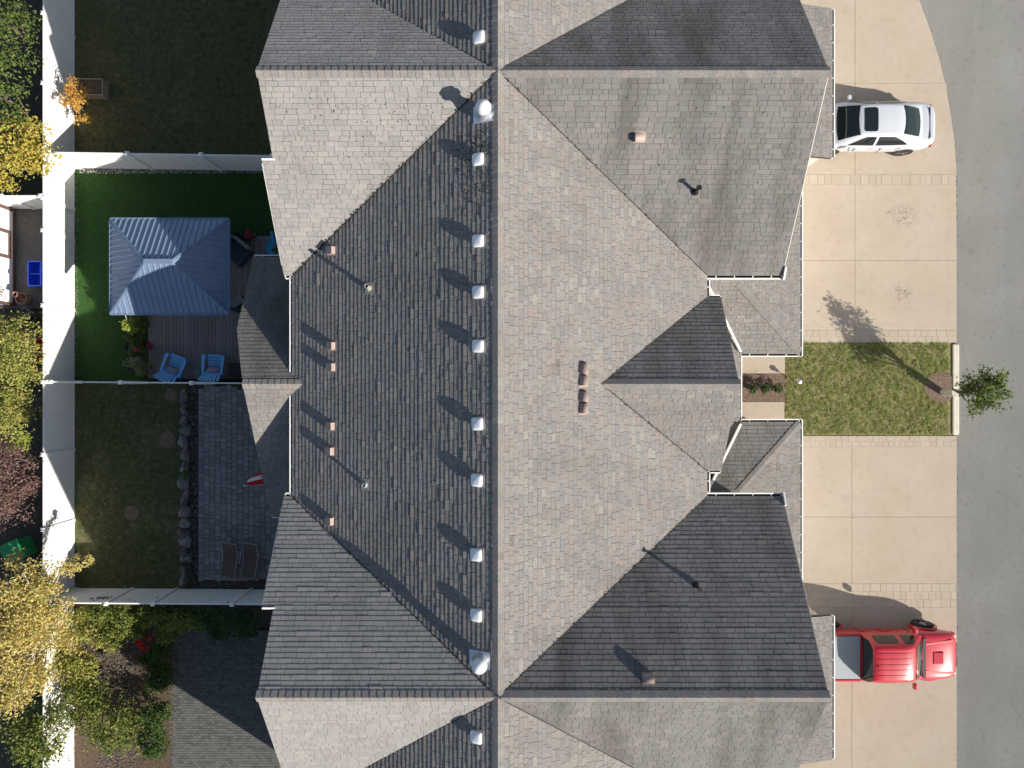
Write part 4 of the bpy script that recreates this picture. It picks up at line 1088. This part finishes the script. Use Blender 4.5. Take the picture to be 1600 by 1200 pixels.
def plant(name, label, cat, base, blobs, n, size, lm, bark='bark', trunk=.05, clumps=40, limbs=10, group=None, fill=.5, up=.5, aspect=.55, fork=.4):
    base = Vector(base); root = thing(name, label, cat, base, 0, group)
    mb = MB(); cs = leaves(mb, blobs, n, size, clumps, fill, up, aspect)
    top = Vector((sum(b[0] for b in blobs)/len(blobs), sum(b[1] for b in blobs)/len(blobs), sum(b[2] for b in blobs)/len(blobs)))
    k = base.lerp(top, fork); tk = MB()
    mid = base.lerp(k, .5)+Vector((random.uniform(-.04, .04), random.uniform(-.04, .04), 0))
    tk.path([base-Vector((0, 0, .1)), mid, k, top], [trunk*1.25, trunk, trunk*.8, trunk*.35], 9)
    tk.build('trunk', MATS[bark], root, smooth=True)
    lb = MB()
    for c, r, d in random.sample(cs, min(limbs, len(cs))):
        s = k.lerp(top, random.uniform(0, .7)); m2 = s.lerp(c, .5)+Vector((random.uniform(-.08, .08), random.uniform(-.08, .08), random.uniform(0, .1)))
        lb.path([s, m2, c], [trunk*.45, trunk*.28, trunk*.08], 6)
    if limbs: lb.build('limbs', MATS[bark], root, smooth=True)
    mb.build('crown', MATS[lm], root)
    return root
def blob(px, py, z, r, rz=None): 
    p = at(px, py, z); return (p.x, p.y, p.z, r, r, rz or r)
# street tree
b0 = at(1472, 613); 
plant('street_tree', 'young street tree with small green crown leaning over the kerb', 'tree', (b0.x, b0.y, 0),
    [blob(1512, 602, 1.7, .48, .45), blob(1545, 600, 2.4, .60, .55), blob(1553, 622, 2.3, .55, .5), blob(1530, 636, 2.0, .45, .4), blob(1560, 594, 2.8, .42, .4)], 2400, .11, 'leaf_midgreen', 'bark', .075, 60, 18, fill=.3)
MB().tube((b0.x, b0.y, .05), (b0.x, b0.y, .85), .13, .15, 12).build('trunk_guard', MATS['bark_pale'], bpy.data.objects['street_tree'])
# west strip, top to bottom
def strip_tree(label, px, py, r, hgt, n, size, lm, base=None, extra=(), **k):
    c = at(px, py, hgt); bs = base or (c.x+.1, c.y, 0)
    blobs = [(c.x, c.y, hgt, r, r, r*.8)]+[blob(a, b_, z, rr) for a, b_, z, rr in extra]
    return plant('garden_tree', label, 'tree', bs, blobs, n, size, lm, group='trees beyond the long back fence', **k)
strip_tree('yellow green tree at the back fence, above the white shed', 28, 235, 1.05, 2.2, 3600, .13, 'leaf_yellow', extra=((45, 200, 1.9, .5), (50, 262, 1.8, .5), (10, 270, 2.0, .6)), clumps=60)
strip_tree('green tree topmost beyond the back fence', 5, 172, .75, 2.6, 1800, .11, 'leaf_midgreen', extra=((15, 150, 2.2, .5), (-10, 120, 2.4, .9)), clumps=40)
strip_tree('olive and yellow tree below the white shed', 18, 548, 1.15, 2.6, 5200, .085, 'leaf_yellowgreen', extra=((20, 505, 2.2, .55), (35, 590, 2.0, .6), (-5, 580, 2.8, 1.0)), clumps=90)
strip_tree('tall pale green tree right below the olive tree', 22, 640, .8, 2.2, 3000, .085, 'leaf_yellowgreen', extra=((5, 655, 2.4, .8), (35, 655, 1.7, .4)), clumps=60)
strip_tree('small bright green bush between pale green tree and purple bush', 28, 690, .42, 1.5, 900, .08, 'leaf_lime', clumps=24)
strip_tree('purple and pink leaved bush beyond the back fence', 20, 740, .95, 2.0, 7500, .085, 'leaf_purple', extra=((40, 750, 1.6, .5), (5, 790, 1.9, .8), (30, 775, 1.6, .5), (8, 700, 1.9, .6)), clumps=70)
strip_tree('dark green shrub beyond the fence at the top edge', 25, 60, 1.0, 2.0, 2200, .1, 'leaf_midgreen', extra=((5, 20, 2.0, 1.0),), clumps=40)
# autumn tree over the lower fence corner
plant('autumn_tree', 'large autumn tree with pale branches over the lower fence corner', 'tree', (-17.9, -9.35, 0),
    [blob(110, 885, 2.6, .55), blob(135, 872, 2.5, .35, .3), blob(75, 905, 2.8, .75), blob(30, 930, 3.2, 1.0), blob(60, 965, 2.8, .85), blob(20, 1000, 3.2, 1.0), blob(85, 1000, 2.2, .75), blob(25, 880, 2.6, .5), blob(60, 1045, 2.6, .8), blob(100, 950, 2.2, .5), blob(20, 1080, 3.0, 1.0)],
    17000, .098, 'leaf_autumn', 'bark_pale', .11, 240, 70, fill=.2, up=.3, fork=.3)
plant('leafy_shrub', 'lime green shrub under the autumn tree, left of the red flowers', 'shrub', (*at(140, 985)[:2], 0),
    [blob(140, 975, 1.0, .7, .6), blob(100, 1015, 1.0, .7, .5), blob(120, 1045, 1.1, .7, .5), blob(165, 1000, .8, .45, .4)], 7500, .095, 'leaf_yellowgreen', clumps=90)
# hedge shrubs below the lower fence
HG = 'hedge shrubs along the lower fence'
def hedge(label, pts, n, lm, size=.085, z=1.25):
    n = int(n*1.9); size *= 1.12
    b = [blob(px, py, zz, r*1.05, r*.9) for px, py, zz, r in pts]
    plant('hedge_shrub', label, 'shrub', (b[0][0], b[0][1], 0), b, n, size, lm, clumps=90, limbs=6, group=HG, trunk=.04)
hedge('golden green hedge shrub beside the autumn tree', [(165, 955, 1.35, .45), (195, 960, 1.35, .45), (205, 978, 1.1, .45), (180, 985, 1.0, .5)], 4600, 'leaf_hedge')
hedge('dark olive hedge shrub in the middle of the lower fence', [(240, 962, 1.4, .45), (275, 965, 1.4, .45), (305, 968, 1.35, .4), (265, 985, 1.0, .45)], 4200, 'leaf_hedge')
hedge('dense dark green conifer shrub at the house end of the lower fence', [(330, 965, 1.6, .45), (360, 967, 1.7, .48), (392, 968, 1.6, .42), (345, 980, 1.1, .5), (380, 982, 1.1, .5)], 6500, 'leaf_cedar', .06)
hedge('low dark shrub below the red flowers', [(255, 1015, .6, .4), (235, 1030, .5, .35), (250, 1060, .6, .5)], 2600, 'leaf_green', .07)
plant('flower_bush', 'bush with bright red flowers below the hedge', 'flowers', (*at(222, 1005)[:2], 0), [blob(218, 1003, .9, .17, .1), blob(232, 998, .9, .13, .1), blob(225, 1012, .85, .14, .1)], 420, .07, 'petal_red', clumps=22, limbs=5, trunk=.02, fill=.2)
hedge('broad green shrub at the lower edge under the autumn tree', [(120, 1110, 1.4, 1.0), (180, 1140, 1.2, .9), (60, 1150, 1.6, 1.0)], 4200, 'leaf_hedge', .1)
hedge('green shrub against the terrace near the lower edge', [(245, 1120, .8, .5), (240, 1160, .8, .55)], 2000, 'leaf_green', .08)
# upper garden
plant('autumn_bush', 'orange yellow bush over the long fence in the upper garden', 'shrub', (*at(128, 168)[:2], 0), [blob(108, 160, 1.5, .32, .35), blob(122, 158, 1.3, .35, .4), blob(128, 180, .8, .32, .3), blob(118, 140, 1.4, .4, .4)], 1500, .09, 'leaf_orange', clumps=40)
pb = thing('planter_box', 'weathered timber planter box at the top edge of the upper lawn', 'planter', (*at(150, 148)[:2], 0))
cx_, cy_ = at(150, 142)[:2]
for (a, b, c, d) in ((-.5, .5, -.33, -.29), (-.5, .5, .29, .33), (-.5, -.46, -.285, .285), (.46, .5, -.285, .285)): MB().bx(cx_+a, cx_+b, cy_+c, cy_+d, -.02, .4).build('board', MATS['timber'], pb)
MB().bx(cx_-.455, cx_+.455, cy_-.285, cy_+.285, 0, .34).build('earth', MATS['soil'], pb)

# garden litter
lt = MB()
for _ in range(240):
    x = random.gauss(-16.7, .5) if random.random() < .4 else random.uniform(-17.3, -13.2); y = random.choice((random.gauss(-7.6, .35), random.uniform(-8, -1), random.gauss(10.6, .7)))
    if x < XF+.1: continue
    litter(lt, Vector((x, y, .03)), Vector((0, 0, 1)), random.uniform(.02, .04))
tag(lt.build('fallen_leaves', MATS['leaf_litter']), 'yellow brown leaves fallen on the back lawns', 'fallen leaves', None, 'stuff')

# ------------------------------------------------------------------ garden furniture
def adirondack(label, px, py, rz):
    c = at(px, py, .18); c = Vector((c.x, c.y, .18))
    root = thing('garden_chair', label, 'chair', c, rz, 'blue slatted garden chairs')
    m = MATS['chair_blue']
    # local: +y front, -y back
    for k in range(5):
        y = .36-k*.115; z = .37-k*.035
        MB().box((0, y, z), (.52, .10, .022), M=Matrix.Rotation(R(17), 3, 'X')).build('seat_slat', m, root, local=True)
    for k in range(6):
        u = (k-2.5)/2.5; x0_ = u*.22; x1_ = u*.36; top = .95-.09*u*u
        p0_, p1_ = Vector((x0_, -.13, .24)), Vector((x1_, -.13-.52*(top/.95), .24+.68*(top/.95)))
        MB().bar(p0_, p1_, .085+.02, .02).build('back_slat', m, root, local=True)
    for s in (1, -1):
        pts = [(-.05, -.36), (.05, -.36), (.075, .10), (.085, .34), (.02, .40), (-.055, .36), (-.04, .0)]
        MB().prism([(s*.36+a*s, b) for a, b in pts], .52, .545).build('arm', m, root, local=True)
        MB().box((s*.31, .33, .26), (.03, .10, .52)).build('leg', m, root, local=True)
        MB().bar((s*.27, .42, .33), (s*.27, -.48, .03), .03, .11).build('side_rail', m, root, local=True)
    MB().box((0, -.34, .53), (.76, .03, .06)).build('back_brace', m, root, local=True)
    MB().box((0, .41, .32), (.56, .024, .12)).build('front_board', m, root, local=True)
    # cushion is its own thing
    cu = MB(); n = 10; vs = []
    for side in (1, -1):
        for i in range(n+1):
            for j in range(n+1):
                a, b = i/n*2-1, j/n*2-1; tck = .055*(1-a**4)*(1-b**4)
                vs.append((a*.22, b*.13, side*tck))
    w = n+1; N0 = w*w
    cu.add(vs, [(i*w+j, (i+1)*w+j, (i+1)*w+j+1, i*w+j+1) for i in range(n) for j in range(n)]+[(N0+i*w+j, N0+i*w+j+1, N0+(i+1)*w+j+1, N0+(i+1)*w+j) for i in range(n) for j in range(n)])
    o = cu.build('cushion', MATS['cushion_pattern'], smooth=True)
    tag(o, 'purple and white patterned cushion on the '+('left' if px < 310 else 'right')+' blue chair', 'cushion')
    o.matrix_world = Matrix.Translation(c) @ Matrix.Rotation(rz, 4, 'Z') @ Matrix.Translation((0, -.17, .40)) @ Matrix.Rotation(R(-38), 4, 'X')
    return root
adirondack('left blue slatted garden chair, turned towards the house', 280, 572, R(-22))
adirondack('right blue slatted garden chair beside the dark barbecue', 341, 571, R(-4))
c = at(313, 581, .55); tb = thing('side_table', 'small round glass side table between the two blue chairs', 'table', (c.x, c.y, .18))
MB().tube((c.x, c.y, .60), (c.x, c.y, .615), .21, .21, 28).build('table_top', MATS['glass_table'], tb)
for k in range(3):
    a = k*2.094+.4; MB().tube((c.x+.17*math.cos(a), c.y+.17*math.sin(a), .18), (c.x+.1*math.cos(a), c.y+.1*math.sin(a), .60), .012, .012, 8).build('leg', MATS['gazebo_dark'], tb)
tl = MB().lathe([(.035, .615), (.045, .66), (.03, .69)], (c.x, c.y, 0), 12).build('candle_jar', MATS['leaf_lime'])
tag(tl, 'tiny yellow green jar on the glass side table', 'jar')
# covered barbecue under the porch corner
c = at(374, 578, .6); bb = thing('barbecue', 'black covered barbecue right of the blue chairs', 'barbecue', (c.x, c.y, .18))
MB().bx(c.x-.42, c.x+.42, c.y-.26, c.y+.26, .18, 1.0).build('cover', MATS['black_plastic'], bb, bevel=.08)
MB().bx(c.x-.30, c.x+.30, c.y-.2, c.y+.2, 1.0, 1.2).build('lid', MATS['black_plastic'], bb, bevel=.09)
# dark sofa corner beside the gazebo
c = at(371, 393, .5); sf = thing('patio_lounge', 'dark patio lounge chair half under the gazebo roof', 'chair', (c.x, c.y, .18), R(-40))
MB().bx(-.45, .45, -.42, .42, .12, .36).build('seat', MATS['gazebo_dark'], sf, local=True, bevel=.05)
MB().bx(-.42, .42, .36, .47, .2, .85).build('backrest', MATS['chaise_frame'], sf, local=True, bevel=.03)
for s in (1, -1): MB().bx(s*.40, s*.47, -.42, .34, .1, .55).build('arm', MATS['gazebo_dark'], sf, local=True, bevel=.02)
c = at(371, 473, .4); bx_ = thing('storage_box', 'small dark box at the gazebo corner beside the porch roof', 'box', (c.x, c.y, .18), R(35))
MB().bx(-.3, .3, -.16, .16, 0, .38).build('body', MATS['gazebo_dark'], bx_, local=True, bevel=.02); MB().bx(-.31, .31, -.17, .17, .385, .43).build('lid', MATS['chaise_frame'], bx_, local=True, bevel=.015)

def potted(label, px, py, z0, pr_, ph, pm_, blobs, n, size, lm, flowers=None):
    c = at(px, py, z0); root = thing('potted_plant', label, 'potted plant', (c.x, c.y, z0))
    MB().lathe([(pr_*.7, 0), (pr_*.95, ph*.85), (pr_*1.05, ph*.86), (pr_*1.05, ph), (pr_*.9, ph), (pr_*.88, ph*.9), (.02, ph*.9)], (c.x, c.y, z0), 22).build('pot', MATS[pm_], root, smooth=False)
    m = MB(); leaves(m, [blob(*b) for b in blobs], n, size, 26, .2); m.build('foliage', MATS[lm], root)
    if flowers:
        m = MB(); leaves(m, [blob(*b) for b in flowers[1]], flowers[2], .07, 12, .3, .9, .9); m.build('flowers', MATS[flowers[0]], root)
    return root
potted('yellow green climbing plant at the gazebo corner', 207, 520, .0, .17, .35, 'pot_dark', [(200, 508, 1.35, .24, .25), (207, 514, 1.1, .24, .2)], 560, .09, 'leaf_lime')
tr = MB().path([at(209, 530, .2), at(204, 515, .9), at(196, 493, 1.7)], [.012, .012, .012], 6).build('plant_stake', MATS['vinyl']); tag(tr, 'thin pale stake rising behind the climbing plant', 'stake')
potted('dark green leafy potted plant right of the climbing plant', 224, 507, .0, .2, .4, 'pot_dark', [(222, 506, .9, .32, .3), (228, 513, .8, .25, .2)], 1400, .085, 'leaf_midgreen')
potted('green potted plant with faded pink flowers beside the deck edge', 212, 543, .0, .22, .4, 'pot_dark', [(212, 538, .9, .38, .3), (205, 550, .8, .3, .25), (222, 550, .8, .3, .25)], 2600, .085, 'leaf_midgreen', ('petal_pink', [(213, 546, 1.05, .10, .06)], 30))
potted('pot of deep pink flowers on the deck edge', 235, 541, .15, .17, .38, 'pot_dark', [(233, 540, .7, .15, .1)], 120, .07, 'leaf_green', ('petal_pink', [(233, 539, .8, .13, .08)], 110))
potted('silvery green bush in a dark pot at the fence', 216, 573, .0, .22, .4, 'pot_dark', [(214, 570, .85, .40, .3), (203, 566, .8, .3, .2), (226, 575, .75, .3, .2), (215, 582, .7, .25, .2)], 2800, .075, 'leaf_silver')
potted('pot of dim red flowers behind the gazebo', 391, 371, .18, .2, .4, 'pot_dark', [(391, 369, .75, .22, .15)], 450, .07, 'leaf_green', ('petal_pink', [(390, 366, .9, .2, .08)], 90))
potted('bright blue planter with green plant under the roof edge', 432, 391, .18, .26, .5, 'pot_blue', [(433, 389, .85, .16, .15)], 330, .09, 'leaf_midgreen')
o = MB().bx(-.06, .06, -.2, .2, 0, .5).build('watering_can', MATS['pot_blue'], bevel=.03); o.location = at(432, 373, .18); o.rotation_euler = (0, 0, R(12)); tag(o, 'narrow bright blue container above the blue planter', 'container')

# lower garden: rock edging, chaises, flag
ORD = ('first second third fourth fifth sixth seventh eighth ninth tenth eleventh twelfth thirteenth fourteenth fifteenth sixteenth seventeenth eighteenth nineteenth twentieth twenty-first twenty-second twenty-third twenty-fourth twenty-fifth twenty-sixth twenty-seventh twenty-eighth').split()
y = -.25; i = 0
while y > -7.9:
    L_ = random.uniform(.28, .75); w_ = random.uniform(.12, .25); cx = -13.02+random.uniform(-.05, .05)
    bm = bmesh.new(); bmesh.ops.create_icosphere(bm, subdivisions=2, radius=1)
    sd_ = random.random()*50
    for v in bm.verts:
        from mathutils import noise as mn
        k = 1+.55*mn.noise(v.co*1.1+Vector((sd_, 0, 0)))+.25*mn.noise(v.co*3.1+Vector((sd_, 7, 0)))
        v.co = Vector((v.co.x*w_*k, v.co.y*L_*.52*k, v.co.z*.2*k))
    me = bpy.data.meshes.new('edging_rock'); bm.to_mesh(me); bm.free(); me.materials.append(MATS['rock'])
    o = bpy.data.objects.new('edging_rock', me); COL.objects.link(o); o.location = (cx, y-L_/2, .05); o.rotation_euler = (0, 0, random.uniform(-.3, .3))
    tag(o, 'rough grey lawn edging rock, '+ORD[i]+' from the fence behind the blue chairs', 'rock', 'rocks edging the lower lawn'); y -= L_*.95; i += 1
def tuft(label, px, py, r, n, lm, size=.07):
    p = at(px, py); plant('small_plant', label, 'plant', (p.x, p.y, 0), [(p.x, p.y, .2, r, r, r*.8)], n, size, lm, clumps=14, limbs=0, trunk=.015)
tuft('small green plant in the planted strip near the flag', 295, 740, .16, 260, 'leaf_midgreen')
tuft('small green plant in the planted strip near the loungers', 294, 880, .14, 200, 'leaf_green')
tuft('small dark plant at the upper end of the planted strip', 299, 640, .13, 160, 'leaf_green')
def chaise(label, px, py):
    c = at(px, py, .3); root = thing('sun_lounger', label, 'sun lounger', (c.x, c.y, 0), R(-10), 'brown loungers on the paver patio')
    fr = MATS['chaise_frame']; fa = MATS['chaise_brown']
    # head end at local +y, raised; foot at -y
    MB().solid([(-.26, -.72, .30), (.26, -.72, .30), (.26, .12, .36), (-.26, .12, .36)], (0, 0, -.02)).build('seat_sling', fa, root, local=True)
    MB().solid([(-.26, .13, .36), (.26, .13, .36), (.26, .70, .80), (-.26, .70, .80)], (0, .01, -.02)).build('back_sling', fa, root, local=True)
    for s in (1, -1):
        MB().path([(s*.285, -.75, .29), (s*.285, .13, .36), (s*.285, .72, .82)], [.018, .018, .018], 8).build('side_rail', fr, root, local=True)
        MB().path([(s*.34, -.25, .02), (s*.34, -.2, .52), (s*.34, .3, .56), (s*.31, .42, .56)], [.018]*4, 8).build('arm', fr, root, local=True)
        MB().tube((s*.29, .35, .0), (s*.29, .05, .36), .018, .018, 8).build('leg', fr, root, local=True)
        MB().tube((s*.29, -.62, .0), (s*.29, -.62, .30), .018, .018, 8).build('leg', fr, root, local=True)
    MB().tube((-.29, .74, .84), (.29, .74, .84), .022, .022, 8).build('headrest_bar', fr, root, local=True)
chaise('left brown sling sun lounger on the paver patio', 360, 873); chaise('right brown sling sun lounger nearest the house on the paver patio', 392, 873)
# flag on a pole from the porch post
fp = thing('flag_pole', 'white flag pole angled out over the paver patio', 'pole', (-8.25, -3.7, 0))
p0, p1 = Vector((-8.10, -3.55, 2.55)), at(381, 759, 3.35)
MB().tube(p0, p1, .018, .014, 10).build('pole', MATS['vinyl'], fp); MB().lathe([(.03, -.03), (.035, 0), (.02, .03)], p1, 10).build('finial', MATS['galvanised'], fp)
flag = thing('flag', 'red and white maple leaf flag hanging from the pole', 'flag', p1)
n, mrows = 12, 18
def flag_pt(a, b):
    """a along the hoist (pole tip to house), b along the fly; the cloth hangs and is blown up-picture"""
    h0 = p1.lerp(p0, .03+.85*a); fold = .05*math.sin(b*9+a*3)
    return h0+Vector((.10*b+fold+.18*b*a, .86*b*(.35+.65*a), -.55*b+.06*math.sin(a*7+b*4)))
def band(b0, b1, name, mname):
    m = MB(); vs = [flag_pt(i/n, lerp(b0, b1, j/6)) for i in range(n+1) for j in range(7)]
    m.add(vs, [(i*7+j, i*7+j+1, (i+1)*7+j+1, (i+1)*7+j) for i in range(n) for j in range(6)]); return m.build(name, MATS[mname], flag, smooth=True)
band(0, .34, 'red_band', 'flag_red'); band(.34, .72, 'white_band', 'flag_white'); band(.72, 1.0, 'red_band', 'flag_red')
leaf_o = [(0, -.5), (.03, -.2), (.28, -.26), (.22, -.14), (.48, .08), (.40, .12), (.44, .28), (.28, .24), (.24, .32), (.12, .2), (.16, .44), (.08, .40), (0, .55)]
leaf_o = leaf_o+[(-a, b) for a, b in reversed(leaf_o[1:-1])]
m = MB(); cpt = (.5, .5); vs = [flag_pt(cpt[0]+a*.55, cpt[1]+b*.34)+Vector((0, 0, .012)) for a, b in leaf_o]; c0 = flag_pt(.5, .5)+Vector((0, 0, .012)); nn = len(vs)
m.add(vs+[c0], [(i, (i+1) % nn, nn) for i in range(nn)]).build('maple_leaf', MATS['flag_red'], flag)

# round lattice covers in the lower lawn
for q, (px, py, rr) in enumerate(((267, 617, .26), (262, 687, .33), (206, 801, .30))):
    p = at(px, py); rt = thing('lattice_cover', ('round lattice ground cover beside the fence and rock edge', 'round lattice ground cover halfway along the rock edge', 'round lattice ground cover in the middle of the lower lawn')[q], 'ground cover', (p.x, p.y, 0), random.uniform(0, 1), 'lattice covers in the lower lawn')
    MB().lathe([(rr, -.01), (rr, .010), (rr*.93, .012)], (0, 0, 0), 24).build('base', MATS['mulch'], rt, local=True)
    m = MB(); k = -rr*.85
    while k < rr*.86:
        l = math.sqrt(rr*rr-k*k)*.95; m.bx(-l, l, k-.009, k+.009, .013, .024); m.bx(k-.009, k+.009, -l, l, .0245, .034); k += .075
    m.build('lattice', MATS['timber'], rt, local=True)

# entry planting: small shrubs and a garden lamp
for q, (px, py) in enumerate(((1172, 606), (1192, 608), (1212, 607))):
    p = at(px, py); plant('entry_shrub', ('round dark shrub in the entry bed next to the house', 'middle round dark shrub in the entry bed', 'round dark shrub in the entry bed next to the lawn')[q], 'shrub', (p.x, p.y, 0), [(p.x, p.y, .28, .2, .2, .2)], 500, .06, 'leaf_green', clumps=20, limbs=0, trunk=.02, group='shrubs in the entry bed')
p = at(1240, 596); gl = thing('garden_lamp', 'small solar stake lamp at the corner of the front lawn', 'lamp', (p.x, p.y, 0))
MB().tube((p.x, p.y, -.05), (p.x, p.y, .45), .012, .012, 8).build('stake', MATS['chaise_frame'], gl)
MB().lathe([(.06, .45), (.075, .56)], (p.x, p.y, 0), 14).build('glass', MATS['lamp_clear'], gl); MB().lathe([(.11, .56), (.09, .60), (.03, .63)], (p.x, p.y, 0), 16).build('cap', MATS['galvanised'], gl)

# ------------------------------------------------------------------ beyond the back fence: shed, bins, pots
sh = thing('shed', 'white walled shed with brown trim beyond the back fence', 'shed', (-22, 5, 0))
xs = gx(23)
ya, yb = gy(476), gy(330)
MB().bx(-24.5, xs, ya, yb, -.1, 2.3).build('wall', MATS['vinyl'], sh)
for yy in (ya, yb): MB().bx(xs-.06, xs+.02, yy-.05, yy+.05, -.1, 2.28).build('corner_trim', MATS['brown_trim'], sh)
MB().bx(xs+.001, xs+.03, ya+.06, yb-.06, -.1, .12).build('base_trim', MATS['brown_trim'], sh)
wy = gy(385); wf = MB()
for (a, b, c, d) in ((-.55, .55, .28, .40), (-.55, .55, 1.30, 1.42), (-.55, -.43, .405, 1.295), (.43, .55, .405, 1.295)): wf.bx(xs+.002, xs+.05, wy+a, wy+b, c, d)
wf = wf.build('window', MATS['brown_trim'], sh); MB().bx(xs+.003, xs+.02, wy-.43, wy+.43, .40, 1.30).build('pane', MATS['lamp_clear'], wf)
MB().solid([(-24.8, ya-.25, 2.32), (xs+.0, ya-.25, 2.32), (xs+.0, yb+.25, 2.32), (-24.8, yb+.25, 2.32)], (0, 0, .12)).build('roof', MATS['roof_felt'], sh)
c = at(56, 428, .3); bn = thing('recycling_bin', 'bright blue open recycling box against the back fence', 'bin', (c.x, c.y, 0))
def tub(w, l, h, r=.05): 
    b = MB(); 
    b.bx(c.x-w/2, c.x+w/2, c.y-l/2, c.y+l/2, 0, .02)
    for (a0, a1, b0_, b1_) in ((-w/2, -w/2+.025, -l/2, l/2), (w/2-.025, w/2, -l/2, l/2), (-w/2+.025, w/2-.025, -l/2, -l/2+.025), (-w/2+.025, w/2-.025, l/2-.025, l/2)): b.bx(c.x+a0, c.x+a1, c.y+b0_, c.y+b1_, .021, h)
    return b
tub(.5, .95, .36).build('body', MATS['bin_blue'], bn)
rm = MB()
for (a0, a1, b0_, b1_) in ((-.28, -.225, -.505, .505), (.225, .28, -.505, .505), (-.224, .224, -.505, -.45), (-.224, .224, .45, .505)): rm.bx(c.x+a0, c.x+a1, c.y+b0_, c.y+b1_, .362, .385)
rm.build('rim', MATS['bin_blue'], bn, bevel=.01); MB().bx(c.x-.22, c.x+.22, c.y-.012, c.y+.012, .022, .33).build('divider', MATS['bin_blue'], bn)
def pot(label, px, py, r, h, mname):
    p = at(px, py, h*.6); o = MB().lathe([(r*.7, 0), (r*.98, h*.8), (r*1.08, h*.82), (r*1.08, h), (r*.86, h), (r*.82, h*.7), (.02, h*.7)], (0, 0, 0), 22).build('garden_pot', MATS[mname]); o.location = (p.x, p.y, 0); tag(o, label, 'pot')
pot('wide brown clay pot beside the white shed', 37, 467, .22, .42, 'terracotta'); pot('small clay pot standing by the wide brown pot', 31, 461, .1, .75, 'terracotta')
pot('grey round pot above the olive tree', 43, 490, .2, .4, 'rock'); pot('dark round pot right of the grey pot', 53, 500, .16, .35, 'pot_dark')
o = MB().bx(-.14, .14, -.5, .5, 0, .5).build('crate', MATS['red_plastic'], bevel=.04); o.location = at(60, 549, .2); o.location.z = 0; tag(o, 'red plastic crate against the back fence', 'crate')
c = at(20, 862, .8); gb = thing('garden_bin', 'green lidded garden bin left of the autumn tree', 'bin', (c.x, c.y, 0), R(25))
MB().bx(-.36, .36, -.36, .36, 0, .8).build('body', MATS['bin_green'], gb, local=True, bevel=.05); MB().bx(-.40, .40, -.40, .40, .81, .87).build('lid', MATS['bin_green'], gb, local=True, bevel=.03)
